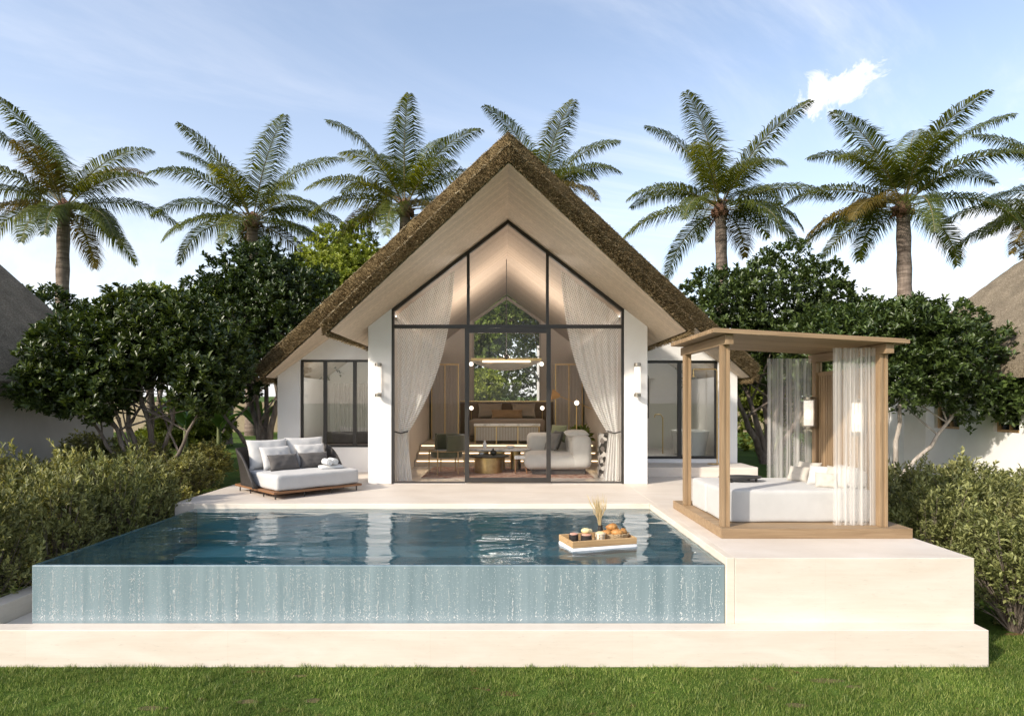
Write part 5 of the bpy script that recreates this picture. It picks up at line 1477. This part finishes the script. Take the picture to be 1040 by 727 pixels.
# young plant inside, by the pedestal
pl = thing('potted_plant', 'small green potted plant on the steps behind the right curtain', 'potted plant', (1.78, 14.9, .462 - .15))
MB().lathe([(.09, 0), (.13, .3), (.12, .3), (.002, .25)], seg=20).build('pot', CERAMIC, pl, smooth=40)
nl = 90; P0 = np.tile(np.array([[0, 0, .3]]), (nl, 1)) + rng.normal(0, .03, (nl, 3)); D0 = ndir(nl, .9); V, F = leaves(P0 + D0 * .12, D0, np.full(nl, .24), np.full(nl, .10)); nbuild('foliage', V, F, MIDLEAF, pl)

# ------------------------------------------------------------------ rooms behind the wing windows
bn = thing('low_sofa', 'dark low sofa inside the left wing window', 'sofa', (-3.6, 15.2, .05))
MB().box(-.9, .9, -.4, .4, .1, .42).build('seat', BROWNFAB, bn, bevel=.03); MB().box(-.9, .9, .25, .42, .42, .72).build('backrest', CHARFAB, bn, bevel=.03)
tb_ = thing('bathtub', 'white freestanding bathtub behind the glass door', 'bathtub', (4.30, 14.5, .28))
tb_m = MB().lathe([(.25, 0), (.32, .02), (.36, .3), (.40, .56), (.385, .57), (.34, .52), (.28, .12), (.002, .1)], (0, 0, 0), 32, 1.0, 1.7)
tb_m.build('tub', CERAMIC, tb_, smooth=50)
fs_ = MB().tube([(0, 0, 0), (0, 0, .85), (-.05, 0, .93), (-.18, 0, .93), (-.2, 0, .86)], .014, 8).build('bath_filler', BRASS, tb_, smooth=60); fs_.location = (-.55, .3, 0)
sw = thing('indoor_shower', 'dark shower pipe inside the right wing room', 'shower', (3.75, 16.3, .28))
MB().tube([(0, 0, .8), (0, 0, 1.9), (-.04, 0, 1.94), (-.4, 0, 1.94)], .015, 8).build('riser', BLACK, sw, smooth=60); MB().lathe([(.02, .02), (.12, 0), (.12, -.012), (.01, -.012)], (-.4, 0, 1.94), 18).build('shower_head', BLACK, sw)
drape('sheer_curtain', 'pale curtain strip at the back of the room behind the left wing window', (-4.5, 16.3), (-3.6, 16.3), 2.0, .06, 7, .05, 9, 0)
ml = thing('mirror_light', 'tall lit strip lamp inside the bathroom of the right wing', 'lamp', (4.5, 15.4, .3))
MB().box(-.03, .03, -.02, .02, 0, 1.85).build('back_plate', STEEL, ml)
MB().box(-.02, .02, -.03, -.021, .03, 1.8).build('light_strip', emis('bathroom_strip', (1, .9, .78), 6), ml)
# ------------------------------------------------------------------ neighbouring huts
def hut(name_label, x_wall, sgn, y0, y1, zb, ze, xr, zr_, yr0, yr1, wallm, win, roofm):
    o = thing('thatched_hut', name_label, 'hut', (x_wall, (y0 + y1) / 2, zb))
    dep = sgn * 6
    a, b = sorted((x_wall, x_wall + dep))
    th = .25; m = MB()
    # facing wall with window openings (list of y0,y1,z0,z1), built from strips
    cuts = sorted(win)
    xa, xb = sorted((x_wall, x_wall + sgn * th)); cur = y0
    for (wy0, wy1, wz0, wz1) in cuts:
        m.box(xa, xb, cur, wy0, zb - .6, ze); m.box(xa, xb, wy0, wy1, zb - .6, wz0); m.box(xa, xb, wy0, wy1, wz1, ze); cur = wy1
    m.box(xa, xb, cur, y1, zb - .6, ze)
    xc, xd = sorted((x_wall + sgn * th, x_wall + dep))
    m.box(xc, xd, y1 - th, y1, zb - .6, ze); m.box(xc, xd, y0, y0 + th, zb - .6, ze)
    xe, xf = sorted((x_wall + dep - sgn * th, x_wall + dep)); m.box(xe, xf, y0 + th, y1 - th, zb - .6, ze)
    m.build('wall', wallm, o, world=True)
    for (wy0, wy1, wz0, wz1) in cuts:
        fmm = MB(); xm = x_wall + sgn * .12; t_ = .05
        fmm.box(xm - .04, xm + .04, wy0, wy0 + t_, wz0, wz1); fmm.box(xm - .04, xm + .04, wy1 - t_, wy1, wz0, wz1); fmm.box(xm - .04, xm + .04, wy0 + t_, wy1 - t_, wz0, wz0 + t_); fmm.box(xm - .04, xm + .04, wy0 + t_, wy1 - t_, wz1 - t_, wz1)
        yy = (wy0 + wy1) / 2; fmm.box(xm - .035, xm + .035, yy - .02, yy + .02, wz0 + t_, wz1 - t_)
        fr_ = fmm.build('window', PALEWOOD, o, world=True)
        MB().box(xm - .005, xm + .005, wy0 + .02, wy1 - .02, wz0 + .02, wz1 - .02).build('pane', GLASS_REFL, fr_, world=True)
    # hipped thatch
    ov = .45; n = 22; rm_ = MB()
    xA = x_wall - sgn * ov; xB = x_wall + dep + sgn * ov; ya, yb = y0 - ov, y1 + ov
    # a rounded hip as a height field over the plan
    nx_, ny_ = 40, 56
    def hz(u, v):
        x = xA + (xB - xA) * u; y = ya + (yb - ya) * v
        hx_ = 1 - abs(u - .5) * 2
        hy_ = min((y - ya) / (yr0 - ya), (yb - y) / (yb - yr1), 1)
        h = min(hx_, hy_); h = h - .05 * math.exp(-((hx_ - hy_) / .12) ** 2) if hy_ < 1 else h
        return (x, y, ze - .12 + (zr_ - ze) * max(0, h) ** .93 + .03 * noise.noise(Vector((x * 2.5, y * 2.5, 1))) + .018 * noise.noise(Vector((x * 9, y * 9, 1))))
    T = [hz(i / nx_, j / ny_) for j in range(ny_ + 1) for i in range(nx_ + 1)]
    Bm = [(p[0], p[1], p[2] - .28) for p in T]
    rm_.v = T + Bm; Wd = nx_ + 1; NB = len(T)
    for j in range(ny_):
        for i in range(nx_):
            k = j * Wd + i; q = (k, k + 1, k + Wd + 1, k + Wd); rm_.f.append(q if sgn > 0 else q[::-1]); q2 = tuple(NB + a for a in q[::-1]); rm_.f.append(q2 if sgn > 0 else q2[::-1])
    for i in range(nx_): rm_.f.append((i, i + 1, NB + i + 1, NB + i)); k = ny_ * Wd; rm_.f.append((k + i, k + i + 1, NB + k + i + 1, NB + k + i))
    for j in range(ny_): a = j * Wd; rm_.f.append((a, a + Wd, NB + a + Wd, NB + a)); a += nx_; rm_.f.append((a, a + Wd, NB + a + Wd, NB + a))
    rm_.build('roof', roofm, o, smooth=60, world=True)
    return o
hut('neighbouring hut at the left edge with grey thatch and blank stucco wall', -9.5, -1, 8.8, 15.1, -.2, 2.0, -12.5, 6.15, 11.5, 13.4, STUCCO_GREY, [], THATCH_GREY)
hut('neighbouring hut at the right edge with pale thatch and two wooden windows', 10.0, 1, 10.0, 16.2, -.2, 2.35, 13, 5.9, 12.2, 14.2, STUCCO, [(12.1, 12.75, .9, 1.65), (13.7, 14.5, .9, 1.75)], THATCH_GREY)
wp = MB().box(PX(918, 14.8), PX(942, 14.8), 14.8, 15.5, -.2, 2.2).build('white_pillar', STUCCO, None); props(wp, 'square white pillar behind the pale twisted tree stems', 'pillar')
